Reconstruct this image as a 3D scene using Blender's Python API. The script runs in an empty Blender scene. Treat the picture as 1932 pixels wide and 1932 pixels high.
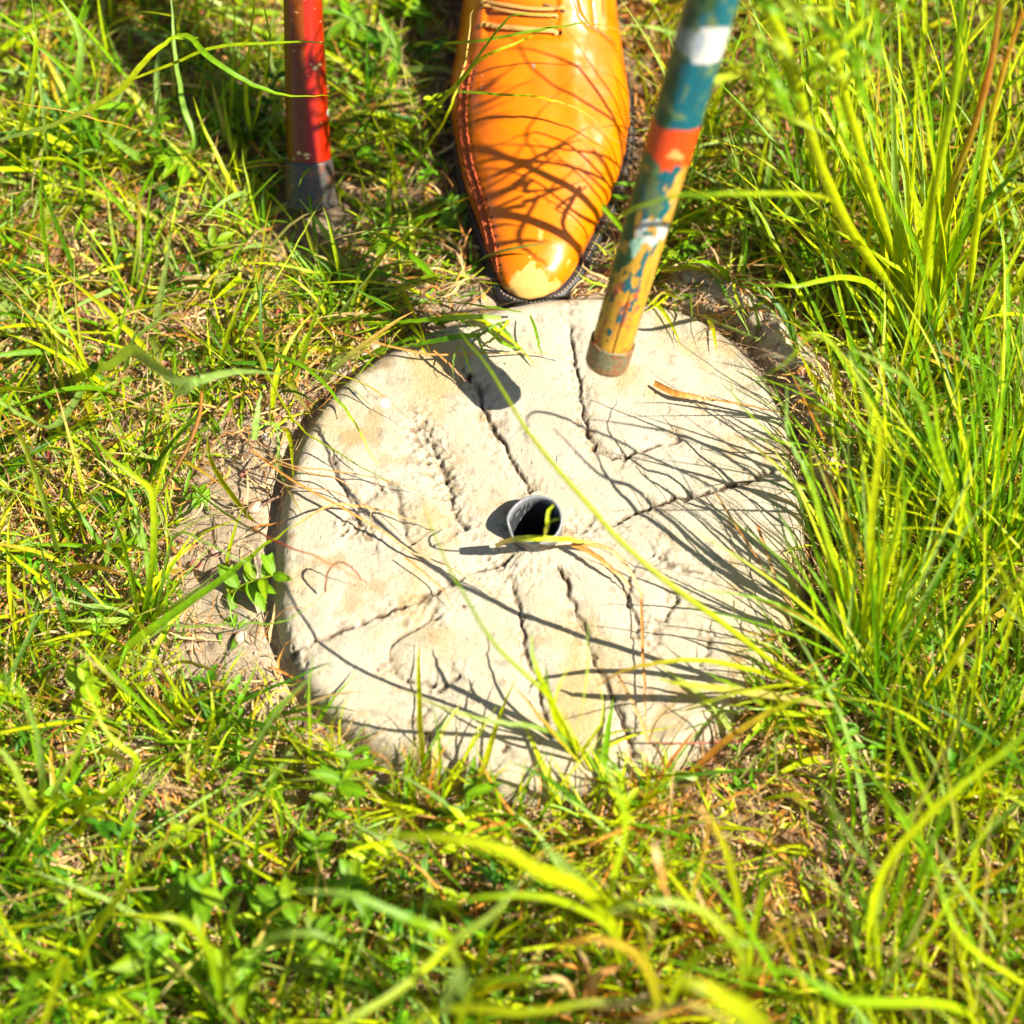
import bpy, math, random
import numpy as np
from mathutils import Vector, Matrix
from mathutils.bvhtree import BVHTree

SC = bpy.context.scene
rng = np.random.default_rng(11)
random.seed(11)

# ------------------------------------------------------------------ camera
FPX = 4055.0                      # focal length in units of the 1932-unit wide picture
PITCH = math.radians(65)
DIST = 1.30
cam_d = bpy.data.cameras.new('camera')
cam = bpy.data.objects.new('camera', cam_d)
SC.collection.objects.link(cam)
SC.camera = cam
CAM = np.array([0.0, -DIST * math.cos(PITCH), DIST * math.sin(PITCH) + 0.03])
cam.location = CAM.tolist()
cam.rotation_euler = (math.pi / 2 - PITCH, 0, 0)
cam_d.sensor_width = 36
cam_d.lens = 36 * FPX / 1932
cam_d.clip_start = 0.02
cam_d.clip_end = 200
cam_d.dof.use_dof = True
cam_d.dof.focus_distance = 1.315
cam_d.dof.aperture_fstop = 3.0
cam_d.dof.aperture_blades = 8

# ------------------------------------------------------------------ light
SUN_EL = math.radians(49)
SH = np.array([-0.952, 0.305])     # ground direction in which shadows fall
SUND = np.array([-SH[0] * math.cos(SUN_EL), -SH[1] * math.cos(SUN_EL), math.sin(SUN_EL)])
world = bpy.data.worlds.new('World')
SC.world = world
world.use_nodes = True
wn = world.node_tree.nodes
sky = wn.new('ShaderNodeTexSky')
sky.sky_type = 'NISHITA'
sky.sun_disc = False
sky.sun_elevation = SUN_EL
sky.sun_rotation = math.atan2(SUND[0], SUND[1])
bg = wn['Background']
bg.inputs[1].default_value = 0.05
world.node_tree.links.new(sky.outputs[0], bg.inputs[0])
sl = bpy.data.lights.new('sun', 'SUN')
sl.energy = 5.0
sl.angle = math.radians(0.53)
sl.color = (1.0, 0.945, 0.84)
sun = bpy.data.objects.new('sun', sl)
SC.collection.objects.link(sun)
sun.rotation_euler = Vector(SUND.tolist()).to_track_quat('Z', 'Y').to_euler()
SC.view_settings.view_transform = 'Standard'
SC.view_settings.look = 'None'
SC.view_settings.exposure = 1.38
SC.view_settings.gamma = 1.0
SC.view_settings.use_curve_mapping = False
SC.cycles.use_denoising = True
SC.cycles.max_bounces = 6
SC.cycles.diffuse_bounces = 2
SC.cycles.transmission_bounces = 4
SC.cycles.caustics_reflective = False
SC.cycles.caustics_refractive = False

# ------------------------------------------------------------------ projection between picture units and the place
FW = np.array([0, math.cos(PITCH), -math.sin(PITCH)])
UPV = np.array([0, math.sin(PITCH), math.cos(PITCH)])
RT = np.array([1.0, 0, 0])
def ray(u, v):
    return FW + RT * ((u - 966) / FPX) + UPV * ((966 - v) / FPX)
def P(u, v, z=0.0):
    d = ray(u, v)
    return CAM + d * ((z - CAM[2]) / d[2])
def Pd(u, v, depth):
    return CAM + ray(u, v) * depth
def depth_of(p):
    return float(np.dot(np.asarray(p) - CAM, FW))
def proj(p):
    q = np.asarray(p) - CAM
    d = q @ FW
    return 966 + FPX * (q @ RT) / d, 966 - FPX * (q @ UPV) / d

# ------------------------------------------------------------------ noise
def _h(i, j, k, s):
    n = (i * 374761393 + j * 668265263 + k * 2147483647 + s * 1274126177) & 0xFFFFFFFF
    n = ((n ^ (n >> 13)) * 1274126177) & 0xFFFFFFFF
    n = ((n ^ (n >> 16)) * 2246822519) & 0xFFFFFFFF
    return ((n ^ (n >> 15)) & 0xFFFF) / 65535.0
def vnoise(p, s=0):
    p = np.asarray(p, float)
    f = np.floor(p); i = f.astype(np.int64) + 10000; t = p - f
    t = t * t * (3 - 2 * t)
    r = 0
    for a in (0, 1):
        wa = t[..., 0] if a else 1 - t[..., 0]
        for b in (0, 1):
            wb = t[..., 1] if b else 1 - t[..., 1]
            for c in (0, 1):
                wc = t[..., 2] if c else 1 - t[..., 2]
                r = r + wa * wb * wc * _h(i[..., 0] + a, i[..., 1] + b, i[..., 2] + c, s)
    return r
def fbm(p, freq, oct=4, s=0):
    p = np.asarray(p, float)
    a, tot, r = 1.0, 0.0, 0
    for o in range(oct):
        r = r + a * vnoise(p * freq * (2 ** o) + 17.3 * o, s + o)
        tot += a; a *= 0.5
    return r / tot
def sstep(x, a, b):
    t = np.clip((x - a) / (b - a), 0, 1)
    return t * t * (3 - 2 * t)
def lerp(a, b, t):
    return a + (b - a) * t
def mixc(c, col, m):
    return c * (1 - m[..., None]) + np.array(col) * m[..., None]
def seg_dist(x, y, poly):
    """distance from points to a polyline and the position along it"""
    best = np.full(x.shape, 1e9); tt = np.zeros(x.shape)
    n = len(poly) - 1
    for k in range(n):
        ax, ay = poly[k]; bx, by = poly[k + 1]
        dx, dy = bx - ax, by - ay
        t = np.clip(((x - ax) * dx + (y - ay) * dy) / (dx * dx + dy * dy + 1e-12), 0, 1)
        d = np.hypot(x - ax - t * dx, y - ay - t * dy)
        m = d < best
        best = np.where(m, d, best); tt = np.where(m, (k + t) / n, tt)
    return best, tt
def spline(pts, n):
    """Catmull-Rom through the points, resampled to n"""
    p = np.asarray(pts, float)
    if len(p) == 2:
        return lerp(p[0], p[1], np.linspace(0, 1, n)[:, None])
    q = np.vstack([2 * p[0] - p[1], p, 2 * p[-1] - p[-2]])
    t = np.linspace(0, len(p) - 1 - 1e-6, n)
    k = t.astype(int); f = (t - k)[:, None]
    a, b, c, d = q[k], q[k + 1], q[k + 2], q[k + 3]
    return 0.5 * (2 * b + (c - a) * f + (2 * a - 5 * b + 4 * c - d) * f ** 2 + (3 * b - a - 3 * c + d) * f ** 3)

# ------------------------------------------------------------------ mesh helpers
def mesh_from(name, V, Q, C=None, smooth=True):
    V = np.ascontiguousarray(np.asarray(V, np.float32).reshape(-1, 3))
    Q = np.ascontiguousarray(np.asarray(Q, np.int32))
    m = bpy.data.meshes.new(name)
    k = Q.shape[1]
    m.vertices.add(len(V)); m.vertices.foreach_set('co', V.ravel())
    m.loops.add(Q.size); m.loops.foreach_set('vertex_index', Q.ravel())
    m.polygons.add(len(Q))
    m.polygons.foreach_set('loop_start', np.arange(0, Q.size, k, dtype=np.int32))
    m.polygons.foreach_set('loop_total', np.full(len(Q), k, np.int32))
    m.polygons.foreach_set('use_smooth', np.full(len(Q), smooth))
    if C is not None:
        C = np.asarray(C, np.float32).reshape(-1, 3)
        a = m.color_attributes.new('Col', 'FLOAT_COLOR', 'POINT')
        a.data.foreach_set('color', np.ascontiguousarray(np.hstack([C, np.ones((len(C), 1), np.float32)])).ravel())
    m.update(calc_edges=True)
    m.validate()
    return m
def link(name, data, mat=None, parent=None, **props):
    o = bpy.data.objects.new(name, data)
    SC.collection.objects.link(o)
    if mat is not None and data is not None and not data.materials:
        data.materials.append(mat)
    if parent is not None:
        o.parent = parent
        o.matrix_parent_inverse = Matrix.Translation(-parent.location) if parent.rotation_euler.z == 0 else parent.matrix_basis.inverted()
    for k, v in props.items():
        o[k] = v
    return o
def thing(name, loc, label, category, group=None):
    o = bpy.data.objects.new(name, None)
    SC.collection.objects.link(o)
    o.location = [float(c) for c in loc]
    o.empty_display_size = 0.02
    o['label'] = label; o['category'] = category
    if group: o['group'] = group
    return o
def grid_quads(a, b, wrap=False):
    i, j = np.meshgrid(np.arange(a - 1), np.arange(b if wrap else b - 1), indexing='ij')
    j2 = (j + 1) % b
    return np.stack([i * b + j, i * b + j2, (i + 1) * b + j2, (i + 1) * b + j], -1).reshape(-1, 4)
def frame(d):
    d = d / (np.linalg.norm(d, axis=-1, keepdims=True) + 1e-12)
    up = np.broadcast_to(np.array([0, 0, 1.0]), d.shape)
    s = np.cross(d, up); l = np.linalg.norm(s, axis=-1, keepdims=True)
    s = np.where(l < 1e-3, np.array([1.0, 0, 0]), s / (l + 1e-12))
    n = np.cross(s, d)
    return d, s, n
def tube(path, rad, k=8, cap=True):
    path = np.asarray(path, float); n = len(path)
    d = np.gradient(path, axis=0)
    _, s, nn = frame(d)
    r = np.broadcast_to(np.asarray(rad, float), (n,))
    a = np.linspace(0, 2 * np.pi, k, endpoint=False)
    V = path[:, None] + r[:, None, None] * (np.cos(a)[None, :, None] * s[:, None] + np.sin(a)[None, :, None] * nn[:, None])
    V = V.reshape(-1, 3); Q = grid_quads(n, k, True)
    return V, Q
def lathe(prof, axis0, axisd, k=48):
    """profile rows (r, h) turned round an axis"""
    ax = np.asarray(axisd, float); ax /= np.linalg.norm(ax)
    s = np.cross(ax, [0, 1, 0.01]); s /= np.linalg.norm(s)
    t = np.cross(ax, s)
    a = np.linspace(0, 2 * np.pi, k, endpoint=False)
    prof = np.asarray(prof, float)
    V = np.asarray(axis0)[None, None] + prof[:, 1][:, None, None] * ax + prof[:, 0][:, None, None] * (np.cos(a)[None, :, None] * s + np.sin(a)[None, :, None] * t)
    return V, grid_quads(len(prof), k, True), a
def ribbons(path, side, nrm, w, fold, col, rib=0.12):
    """folded blades: path/side/nrm (N,K,3), w (N,K), col (N,K,3)"""
    N, K = w.shape
    L = path - side * w[..., None] * 0.5 + nrm * (w * fold)[..., None]
    M = path
    R = path + side * w[..., None] * 0.5 + nrm * (w * fold)[..., None]
    V = np.stack([L, M, R], 2)
    C = np.stack([col, col * (1 + rib), col], 2)
    base = (np.arange(N) * K * 3)[:, None, None]
    k = (np.arange(K - 1) * 3)[None, :, None]
    q1 = np.stack([base + k, base + k + 1, base + k + 4, base + k + 3], -1).reshape(-1, 4)
    q2 = np.stack([base + k + 1, base + k + 2, base + k + 5, base + k + 4], -1).reshape(-1, 4)
    return V.reshape(-1, 3), np.vstack([q1, q2]), C.reshape(-1, 3)
def join(parts):
    V, Q, C, o = [], [], [], 0
    for p in parts:
        V.append(np.asarray(p[0]).reshape(-1, 3)); Q.append(p[1] + o)
        if len(p) > 2: C.append(np.asarray(p[2]).reshape(-1, 3))
        o += len(V[-1])
    return np.vstack(V), np.vstack(Q), (np.vstack(C) if C else None)

# ------------------------------------------------------------------ materials
def mat(name, col=(0.5, 0.5, 0.5), rough=0.6, attr=False, spec=0.5, bump=None, coat=0.0, vary=None, translucent=0.0, metal=0.0, tint=1.0):
    m = bpy.data.materials.new(name); m.use_nodes = True
    nt = m.node_tree; N = nt.nodes; Lk = nt.links.new
    b = N['Principled BSDF']
    b.inputs['Roughness'].default_value = rough
    b.inputs['Specular IOR Level'].default_value = spec
    b.inputs['Metallic'].default_value = metal
    b.inputs['Coat Weight'].default_value = coat
    b.inputs['Coat Roughness'].default_value = 0.06
    if attr:
        a = N.new('ShaderNodeAttribute'); a.attribute_name = 'Col'; src = a.outputs['Color']
    else:
        a = N.new('ShaderNodeRGB'); a.outputs[0].default_value = (*col, 1); src = a.outputs[0]
    geo = N.new('ShaderNodeNewGeometry')
    if vary:
        sc, lo, hi = vary
        n = N.new('ShaderNodeTexNoise'); n.inputs['Scale'].default_value = sc; n.inputs['Detail'].default_value = 5
        n.inputs['Roughness'].default_value = 0.65
        Lk(geo.outputs['Position'], n.inputs['Vector'])
        r = N.new('ShaderNodeMapRange'); r.inputs['From Min'].default_value = 0.3; r.inputs['From Max'].default_value = 0.7
        r.inputs['To Min'].default_value = lo; r.inputs['To Max'].default_value = hi
        Lk(n.outputs['Fac'], r.inputs['Value'])
        mu = N.new('ShaderNodeVectorMath'); mu.operation = 'SCALE'
        Lk(src, mu.inputs[0]); Lk(r.outputs[0], mu.inputs['Scale']); src = mu.outputs[0]
    Lk(src, b.inputs['Base Color'])
    if bump:
        sc, st, dist = bump
        n = N.new('ShaderNodeTexNoise'); n.inputs['Scale'].default_value = sc; n.inputs['Detail'].default_value = 6
        n.inputs['Roughness'].default_value = 0.7
        Lk(geo.outputs['Position'], n.inputs['Vector'])
        bp = N.new('ShaderNodeBump'); bp.inputs['Strength'].default_value = st; bp.inputs['Distance'].default_value = dist
        Lk(n.outputs['Fac'], bp.inputs['Height']); Lk(bp.outputs[0], b.inputs['Normal'])
    if translucent > 0:
        t = N.new('ShaderNodeBsdfTranslucent'); mx = N.new('ShaderNodeMixShader')
        tm = N.new('ShaderNodeVectorMath'); tm.operation = 'MULTIPLY'; tm.inputs[1].default_value = (1.45, 1.3, 0.25)
        Lk(src, tm.inputs[0]); Lk(tm.outputs[0], t.inputs['Color'])
        mx.inputs[0].default_value = translucent
        Lk(b.outputs[0], mx.inputs[1]); Lk(t.outputs[0], mx.inputs[2])
        Lk(mx.outputs[0], N['Material Output'].inputs['Surface'])
    return m
M_blade = mat('grass_blade', rough=0.42, attr=True, vary=(260, 0.72, 1.25), translucent=0.45, spec=0.3)
M_leaf = mat('weed_leaf', rough=0.45, spec=0.28, attr=True, vary=(300, 0.8, 1.2), translucent=0.35, bump=(900, 0.4, 0.0006))
M_straw = mat('dry_straw', rough=0.6, attr=True, vary=(350, 0.6, 1.3), translucent=0.15)
M_soil = mat('soil', rough=0.95, attr=True, vary=(420, 0.62, 1.3), bump=(700, 0.9, 0.0022), spec=0.2)
M_stone = mat('carved_stone', rough=0.85, attr=True, vary=(520, 0.86, 1.12), bump=(900, 1.0, 0.0016), spec=0.2)
M_leather = mat('orange_leather', rough=0.33, spec=0.25, attr=True, vary=(90, 0.9, 1.08), bump=(1600, 0.08, 0.0003), coat=0.4)
M_sole = mat('black_sole', col=(0.018, 0.016, 0.015), rough=0.45, bump=(900, 0.4, 0.0006), vary=(300, 0.5, 1.8))
M_attr_gloss = mat('lacquered_wood', rough=0.3, spec=0.3, attr=True, coat=0.22, vary=(220, 0.85, 1.12), bump=(500, 0.12, 0.0004))
M_paint = mat('painted_wood', rough=0.42, attr=True, vary=(240, 0.85, 1.12), bump=(700, 0.35, 0.0005), coat=0.15)
M_rust = mat('worn_metal', rough=0.42, attr=True, metal=0.35, bump=(900, 0.5, 0.0005), vary=(500, 0.6, 1.4))
M_rubber = mat('rubber', rough=0.38, attr=True, bump=(900, 0.5, 0.0005), vary=(600, 0.6, 1.5))
M_pipe = mat('grey_pipe', rough=0.5, attr=True, bump=(1500, 0.5, 0.0003), vary=(900, 0.7, 1.3), metal=0.2)
M_lace = mat('leather_lace', col=(0.52, 0.27, 0.06), rough=0.6, vary=(900, 0.7, 1.15), bump=(1500, 0.4, 0.0003))
M_thread = mat('red_thread', col=(0.62, 0.12, 0.03), rough=0.6)
M_hole = mat('punched_hole', col=(0.02, 0.014, 0.01), rough=0.9)
M_welt = mat('welt_thread', col=(0.30, 0.22, 0.13), rough=0.8)
M_pebble = mat('pebble', rough=0.8, attr=True, vary=(300, 0.7, 1.25), bump=(900, 0.6, 0.0008))

# ------------------------------------------------------------------ stone marker
OUT = [(507,1150),(512,1050),(520,960),(540,870),(575,785),(635,715),(700,668),(780,625),(880,588),(960,566),(1060,552),(1160,553),(1260,567),(1340,600),(1410,650),(1460,712),(1492,775),(1512,850),(1526,940),(1532,1040),(1527,1130),(1503,1215),(1445,1300),(1370,1390),(1290,1455),(1200,1500),(1100,1522),(1000,1525),(880,1508),(760,1460),(660,1412),(600,1362),(550,1295),(520,1225)]
opts = np.array([P(u, v, 0.020 if v > 800 else 0.024)[:2] for u, v in OUT])
SCN = P(1020, 1030, 0.0)[:2]
oa = np.arctan2(opts[:, 1] - SCN[1], opts[:, 0] - SCN[0]); orr = np.hypot(opts[:, 0] - SCN[0], opts[:, 1] - SCN[1])
o_ = np.argsort(oa); oa, orr = oa[o_], orr[o_]
oa3 = np.concatenate([oa - 2 * np.pi, oa, oa + 2 * np.pi]); or3 = np.tile(orr, 3)
def out_r(th):
    r = 0
    for dd in (-0.09, -0.045, 0, 0.045, 0.09):
        r = r + np.interp((th + dd + np.pi) % (2 * np.pi) - np.pi, oa3, or3)
    return r / 5
def stone_sd(x, y):
    """metres inside (+) or outside (-) the stone outline"""
    dx, dy = x - SCN[0], y - SCN[1]
    return out_r(np.arctan2(dy, dx)) - np.hypot(dx, dy)
STOP = 0.036
def zc(l, *opt):
    return [P(471.7 + 0.586 * a, 471.7 + 0.586 * b, STOP)[:2] for a, b in l]
GR = [  # groove polylines, width mm, depth mm, dirt
 ([(1700,703),(1600,735),(1480,775),(1370,800),(1250,835),(1180,870),(1150,885)], 2.6, 3.4, .9),
 ([(850,985),(800,1010),(730,1030),(650,1070),(560,1115),(500,1140),(400,1180),(300,1215),(220,1250),(140,1280)], 2.6, 3.0, .75),
 ([(1160,880),(1100,895),(1020,905)], 3.5, 1.6, .25),
 ([(1020,200),(1035,280),(1050,370),(1060,450),(1075,530),(1085,600),(1120,650),(1160,675),(1240,650),(1330,620),(1410,605)], 2.2, 2.8, .8),
 ([(700,380),(730,450),(770,550),(830,650),(880,730),(905,790)], 3.0, 3.4, .8),
 ([(535,560),(580,620),(630,720),(640,790),(670,860),(705,910)], 3.0, 3.2, .6),
 ([(520,545),(560,640),(600,740),(620,800)], 3.5, 1.3, .1),
 ([(440,730),(480,790),(490,870),(510,930),(525,950)], 3.0, 2.6, .5),
 ([(265,650),(290,740),(330,830),(365,905)], 2.2, 2.6, .7),
 ([(430,760),(380,790),(340,840),(290,880)], 2.0, 1.6, .4),
 ([(620,1175),(560,1195),(480,1240),(442,1290),(450,1340),(495,1380),(560,1390),(600,1400)], 2.8, 3.2, .75),
 ([(672,1360),(640,1390),(600,1425)], 3.0, 3.0, .8),
 ([(568,1470),(555,1505)], 2.5, 2.2, .8),
 ([(845,1060),(860,1130),(880,1220),(900,1310),(930,1400),(960,1530),(975,1580)], 2.4, 3.0, .8),
 ([(985,1000),(1020,1070),(1050,1150),(1080,1230),(1105,1310),(1150,1390),(1180,1460),(1220,1570),(1250,1640)], 2.8, 3.4, .8),
 ([(1310,970),(1250,1000),(1215,1050),(1220,1130),(1240,1180),(1255,1250)], 2.4, 2.6, .7),
 ([(1385,1110),(1360,1150),(1330,1190),(1290,1180)], 2.6, 3.0, .8),
 ([(1298,1230),(1285,1300)], 2.4, 2.0, .6),
 ([(1480,1240),(1475,1290),(1440,1345)], 2.4, 2.4, .6),
 ([(1300,985),(1390,1020),(1480,1050)], 3.0, 1.6, .5),
 ([(545,1510),(580,1570),(620,1610),(660,1650)], 3.5, 2.4, .7),
 ([(832,1588),(815,1612)], 2.0, 2.0, .8),
 ([(330,905),(370,960),(420,960)], 4.0, 1.3, .1),
 ([(130,1260),(160,1310),(185,1330)], 3.0, 1.6, .4),
]
PIPE = P(1011, 980, STOP + 0.014)[:2]
PIPE_R = 0.0160
def build_stone():
    nr, na = 230, 1000
    th = np.linspace(-np.pi, np.pi, na, endpoint=False)
    f = np.concatenate([[0.0], np.linspace(0.004, 0.86, nr - 70), np.linspace(0.865, 1.0, 69)])
    R = out_r(th)
    x = SCN[0] + f[:, None] * R * np.cos(th); y = SCN[1] + f[:, None] * R * np.sin(th)
    d = (1 - f[:, None]) * R + 0 * x
    p3 = np.stack([x, y, 0 * x], -1)
    roll = 0.018 * (1 + 0.35 * (fbm(p3, 18, 2, 5) - .5))
    q = np.clip(d / roll, 0, 1)
    prof = np.power(np.clip(1 - (1 - q) ** 2.3, 0, 1), 0.5)
    rr = np.hypot(x - SCN[0], y - SCN[1]) / 0.16
    z = -0.012 + (STOP + 0.012) * prof - 0.002 * rr ** 2 + 0.0006
    z = z + 0.0030 * (fbm(p3, 14, 3, 1) - .5) + 0.0011 * (fbm(p3, 90, 3, 2) - .5) + 0.0005 * (fbm(p3, 500, 2, 3) - .5)
    # colours: pale limestone cast with warm stains
    c = np.broadcast_to(np.array([0.50, 0.42, 0.29]), x.shape + (3,)).copy()
    st = fbm(p3, 22, 4, 20)
    c = mixc(c, (0.47, 0.33, 0.13), sstep(st, 0.50, 0.70) * 0.75)
    c = mixc(c, (0.55, 0.475, 0.35), sstep(fbm(p3, 30, 3, 24), 0.52, 0.7) * 0.7)
    c = mixc(c, (0.40, 0.24, 0.085), sstep(fbm(p3, 60, 3, 27), 0.66, 0.8) * 0.55)
    c = mixc(c, (0.22, 0.185, 0.135), sstep(fbm(p3, 170, 3, 31), 0.68, 0.80) * 0.5)
    # lichen greys near the rim
    c = mixc(c, (0.13, 0.12, 0.095), sstep(fbm(p3, 120, 4, 41), 0.60, 0.72) * sstep(d, 0.05, 0.0) * .55)
    wx = x + 0.0026 * (fbm(p3, 160, 3, 7) - .5) * 2; wy = y + 0.0026 * (fbm(p3, 160, 3, 9) - .5) * 2
    breaks = fbm(p3, 120, 3, 12)
    for l, w, dp, dirt in GR:
        poly = zc(l)
        xs = [a[0] for a in poly]; ys = [a[1] for a in poly]
        m = (x > min(xs) - .014) & (x < max(xs) + .014) & (y > min(ys) - .014) & (y < max(ys) + .014)
        if not m.any(): continue
        dd, t = seg_dist(wx[m], wy[m], poly)
        ww = w * 0.001 * (0.55 + 0.9 * breaks[m])
        end = np.minimum(sstep(t, 0, .05), sstep(t, 1, .95))
        wide = np.exp(-(dd / (ww * 3.0)) ** 2)                 # worn shoulder
        core = np.exp(-(dd / (ww * 0.50)) ** 2) * (0.45 + 0.55 * sstep(breaks[m], 0.25, 0.45)) * end
        rag = (fbm(p3[m] + 0.004 * fbm(p3[m], 150, 2, 19)[:, None], 330, 5, 15) - .5) * (.4 + 1.2 * sstep(fbm(p3[m], 70, 2, 16), .4, .62))
        z[m] -= wide * dp * 0.00060 * end + core * dp * 0.0009
        z[m] += np.exp(-(dd / (ww * 3.6)) ** 2) * rag * 0.0026
        cm = c[m]
        cm = mixc(cm, (0.50, 0.435, 0.32), wide * 0.7 * sstep(rag, -.12, .12)); cm = mixc(cm, (0.24, 0.17, 0.09), wide * 0.6 * sstep(rag, -.04, -.18))
        cm = mixc(cm, (0.085, 0.05, 0.028), np.clip(sstep(core, 0.35, 0.8) * dirt * (0.55 + 0.7 * sstep(fbm(p3[m], 220, 2, 18), .4, .6)), 0, 1))
        c[m] = cm
    # pits
    pit = sstep(fbm(p3, 260, 2, 50), 0.80, 0.9)
    z -= pit * 0.0012
    # chips: a white paint drop and dark specks
    for (u, v, r, col) in ((728,760,11,(.75,.75,.72)),(669,741,5,(.12,.13,.15)),(952,686,3,(.1,.08,.06)),(714,1262,4,(.2,.12,.08)),(1180,860,4,(.2,.12,.08)),(745,1150,5,(.16,.10,.06)),(876,1145,5,(.14,.08,.05))):
        q_ = P(u, v, STOP); dd = np.hypot(x - q_[0], y - q_[1]) * (1 + .5 * (fbm(p3, 400, 2, 60) - .5))
        c = mixc(c, col, sstep(dd, r * .00031, r * .00031 * .75))
    # broken soil-stained cement right of the pipe
    q_ = P(1100, 995, STOP); dd = np.hypot((x - q_[0]) * .6, y - q_[1])
    z += (fbm(p3, 350, 3, 70) - .5) * 0.004 * sstep(dd, 0.016, 0.004)
    # hole for the pipe
    dp_ = np.hypot(x - PIPE[0], y - PIPE[1])
    z += sstep(dp_, 0.024, 0.017) * (0.0012 + (fbm(p3, 420, 3, 72) - .5) * 0.003)
    z = np.where(dp_ < PIPE_R - 0.0008, -0.03, z)
    V = np.stack([x, y, z], -1)
    Q = grid_quads(nr, na, True)
    return V, Q, c
V, Q, C = build_stone()
stone = thing('carved_stone_marker', [SCN[0], SCN[1], 0], 'round pale stone disc with cracked carved grooves and a pipe at its centre', 'stone marker')
link('stone_disc', mesh_from('stone_disc', V, Q, C), M_stone, stone)
ST_BVH = BVHTree.FromPolygons(V[::1].reshape(-1, 3).tolist()[:], Q[::1].tolist()) if False else None
del V, Q, C
# pipe: outer wall, torn rim, inner wall
k = 96
a = np.linspace(0, 2 * np.pi, k, endpoint=False)
rim = STOP + 0.0145 + 0.0012 * np.sin(a * 2 + .5) + 0.0006 * (vnoise(np.stack([a * 4, a * 0, a * 0], -1), 3) - .5)
notch = np.exp(-((a - math.radians(214)) / 0.20) ** 2)
rim = rim - 0.0105 * notch
flare = 0.0016 * np.exp(-((a - math.radians(185)) / 0.45) ** 2)
ring = lambda r, z: np.stack([PIPE[0] + (r) * np.cos(a), PIPE[1] + (r) * np.sin(a), z + 0 * a], -1)
rows = []
for t in np.linspace(0, 1, 12):
    zz = lerp(0.02, rim, t); rows.append(ring(PIPE_R + flare * t ** 2, zz))
rows.append(ring(PIPE_R - .0004 + flare, rim + .0004))
rows.append(ring(PIPE_R - .0011 + flare, rim + .0003))
for t in np.linspace(0, 1, 20):
    zz = lerp(rim, -0.028, t); rows.append(ring(PIPE_R - .0015 + flare * (1 - t) ** 3, zz))
V = np.array(rows)
C = np.broadcast_to(np.array([0.12, 0.12, 0.13]), V.shape).copy()
C[10:16] = (0.22, 0.22, 0.225)
C[16:] = (0.05, 0.052, 0.057)
nz = fbm(V, 500, 2, 5)
C[:10] = mixc(C[:10], (0.16, 0.14, 0.11), sstep(nz[:10], .45, .7))
C[16:24] = mixc(C[16:24], (0.3, 0.3, 0.3), sstep(fbm(V[16:24], 1500, 2, 8), .72, .8))
link('centre_pipe', mesh_from('centre_pipe', V, grid_quads(len(rows), k, True), C), M_pipe, stone, label='short grey metal pipe with a torn rim sticking out of the stone centre')
disc = np.vstack([[PIPE[0], PIPE[1], -0.027], ring(PIPE_R - .001, -0.0272 + 0 * a)])
tri = np.stack([np.zeros(k, int), 1 + np.arange(k), 1 + (np.arange(k) + 1) % k], -1)
link('pipe_bottom', mesh_from('pipe_bottom', disc, tri, np.full(disc.shape, 0.02)), M_soil, stone)

# ------------------------------------------------------------------ ground
RIDGE = [P(u, v, .01)[:2] for u, v in ((1300,548),(1380,585),(1440,625),(1490,685),(1525,745),(1552,820),(1560,900))]
FOOT = []      # filled below: (x, y, r) keep-outs
def ground_z(x, y):
    p3 = np.stack([x, y, 0 * x], -1)
    z = 0.016 * (fbm(p3, 6, 3, 101) - .5) + 0.008 * (fbm(p3, 45, 4, 102) - .5) + 0.0025 * (fbm(p3, 260, 3, 103) - .5)
    sd = stone_sd(x, y)
    near = np.exp(-(np.clip(-sd, 0, 1) / 0.05) ** 2)
    z = lerp(z, 0.019 + 0.007 * (fbm(p3, 60, 4, 107) - .5) + 0.003 * (fbm(p3, 240, 3, 108) - .5), near * .9)
    rd, _ = seg_dist(x, y, RIDGE)
    z = z + 0.024 * np.exp(-(rd / 0.013) ** 2) * (0.3 + 1.2 * fbm(p3, 55, 4, 109))
    gap = np.exp(-((-sd - 0.001) / 0.003) ** 2)
    z = z - 0.006 * gap
    z = np.where(sd > 0.006, -0.02, z)
    return z
def axis_pts():
    core = np.arange(-0.52, 0.5201, 0.0024)
    far = [0.56, 0.64, 0.8, 1.1, 1.7, 3, 6, 12, 25, 50, 90]
    return np.concatenate([[-v for v in far[::-1]], core, far])
gx = axis_pts(); gy = axis_pts() + 0.08
X, Y = np.meshgrid(gx, gy, indexing='ij')
Z = ground_z(X, Y)
farm = sstep(np.maximum(np.abs(X), np.abs(Y - .08)), 0.52, 0.7)
Z = Z * (1 - farm) - 0.004 * farm
p3 = np.stack([X, Y, 0 * X], -1)
gu, gv = proj(np.stack([X, Y, Z], -1))
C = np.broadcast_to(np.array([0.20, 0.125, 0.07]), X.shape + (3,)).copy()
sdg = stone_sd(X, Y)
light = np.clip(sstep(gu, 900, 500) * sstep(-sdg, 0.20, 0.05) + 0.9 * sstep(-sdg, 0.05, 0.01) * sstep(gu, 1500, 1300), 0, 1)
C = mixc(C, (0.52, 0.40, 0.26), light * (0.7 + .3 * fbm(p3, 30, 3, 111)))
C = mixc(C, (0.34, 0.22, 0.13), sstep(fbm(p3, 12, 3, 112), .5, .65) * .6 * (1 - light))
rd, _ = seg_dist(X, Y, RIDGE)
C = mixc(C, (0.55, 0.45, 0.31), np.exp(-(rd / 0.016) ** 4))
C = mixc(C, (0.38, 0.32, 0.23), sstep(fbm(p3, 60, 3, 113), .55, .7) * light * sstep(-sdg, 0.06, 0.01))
C = mixc(C, (0.09, 0.05, 0.03), sstep(fbm(p3, 150, 3, 115), .62, .75) * .7)
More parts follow.
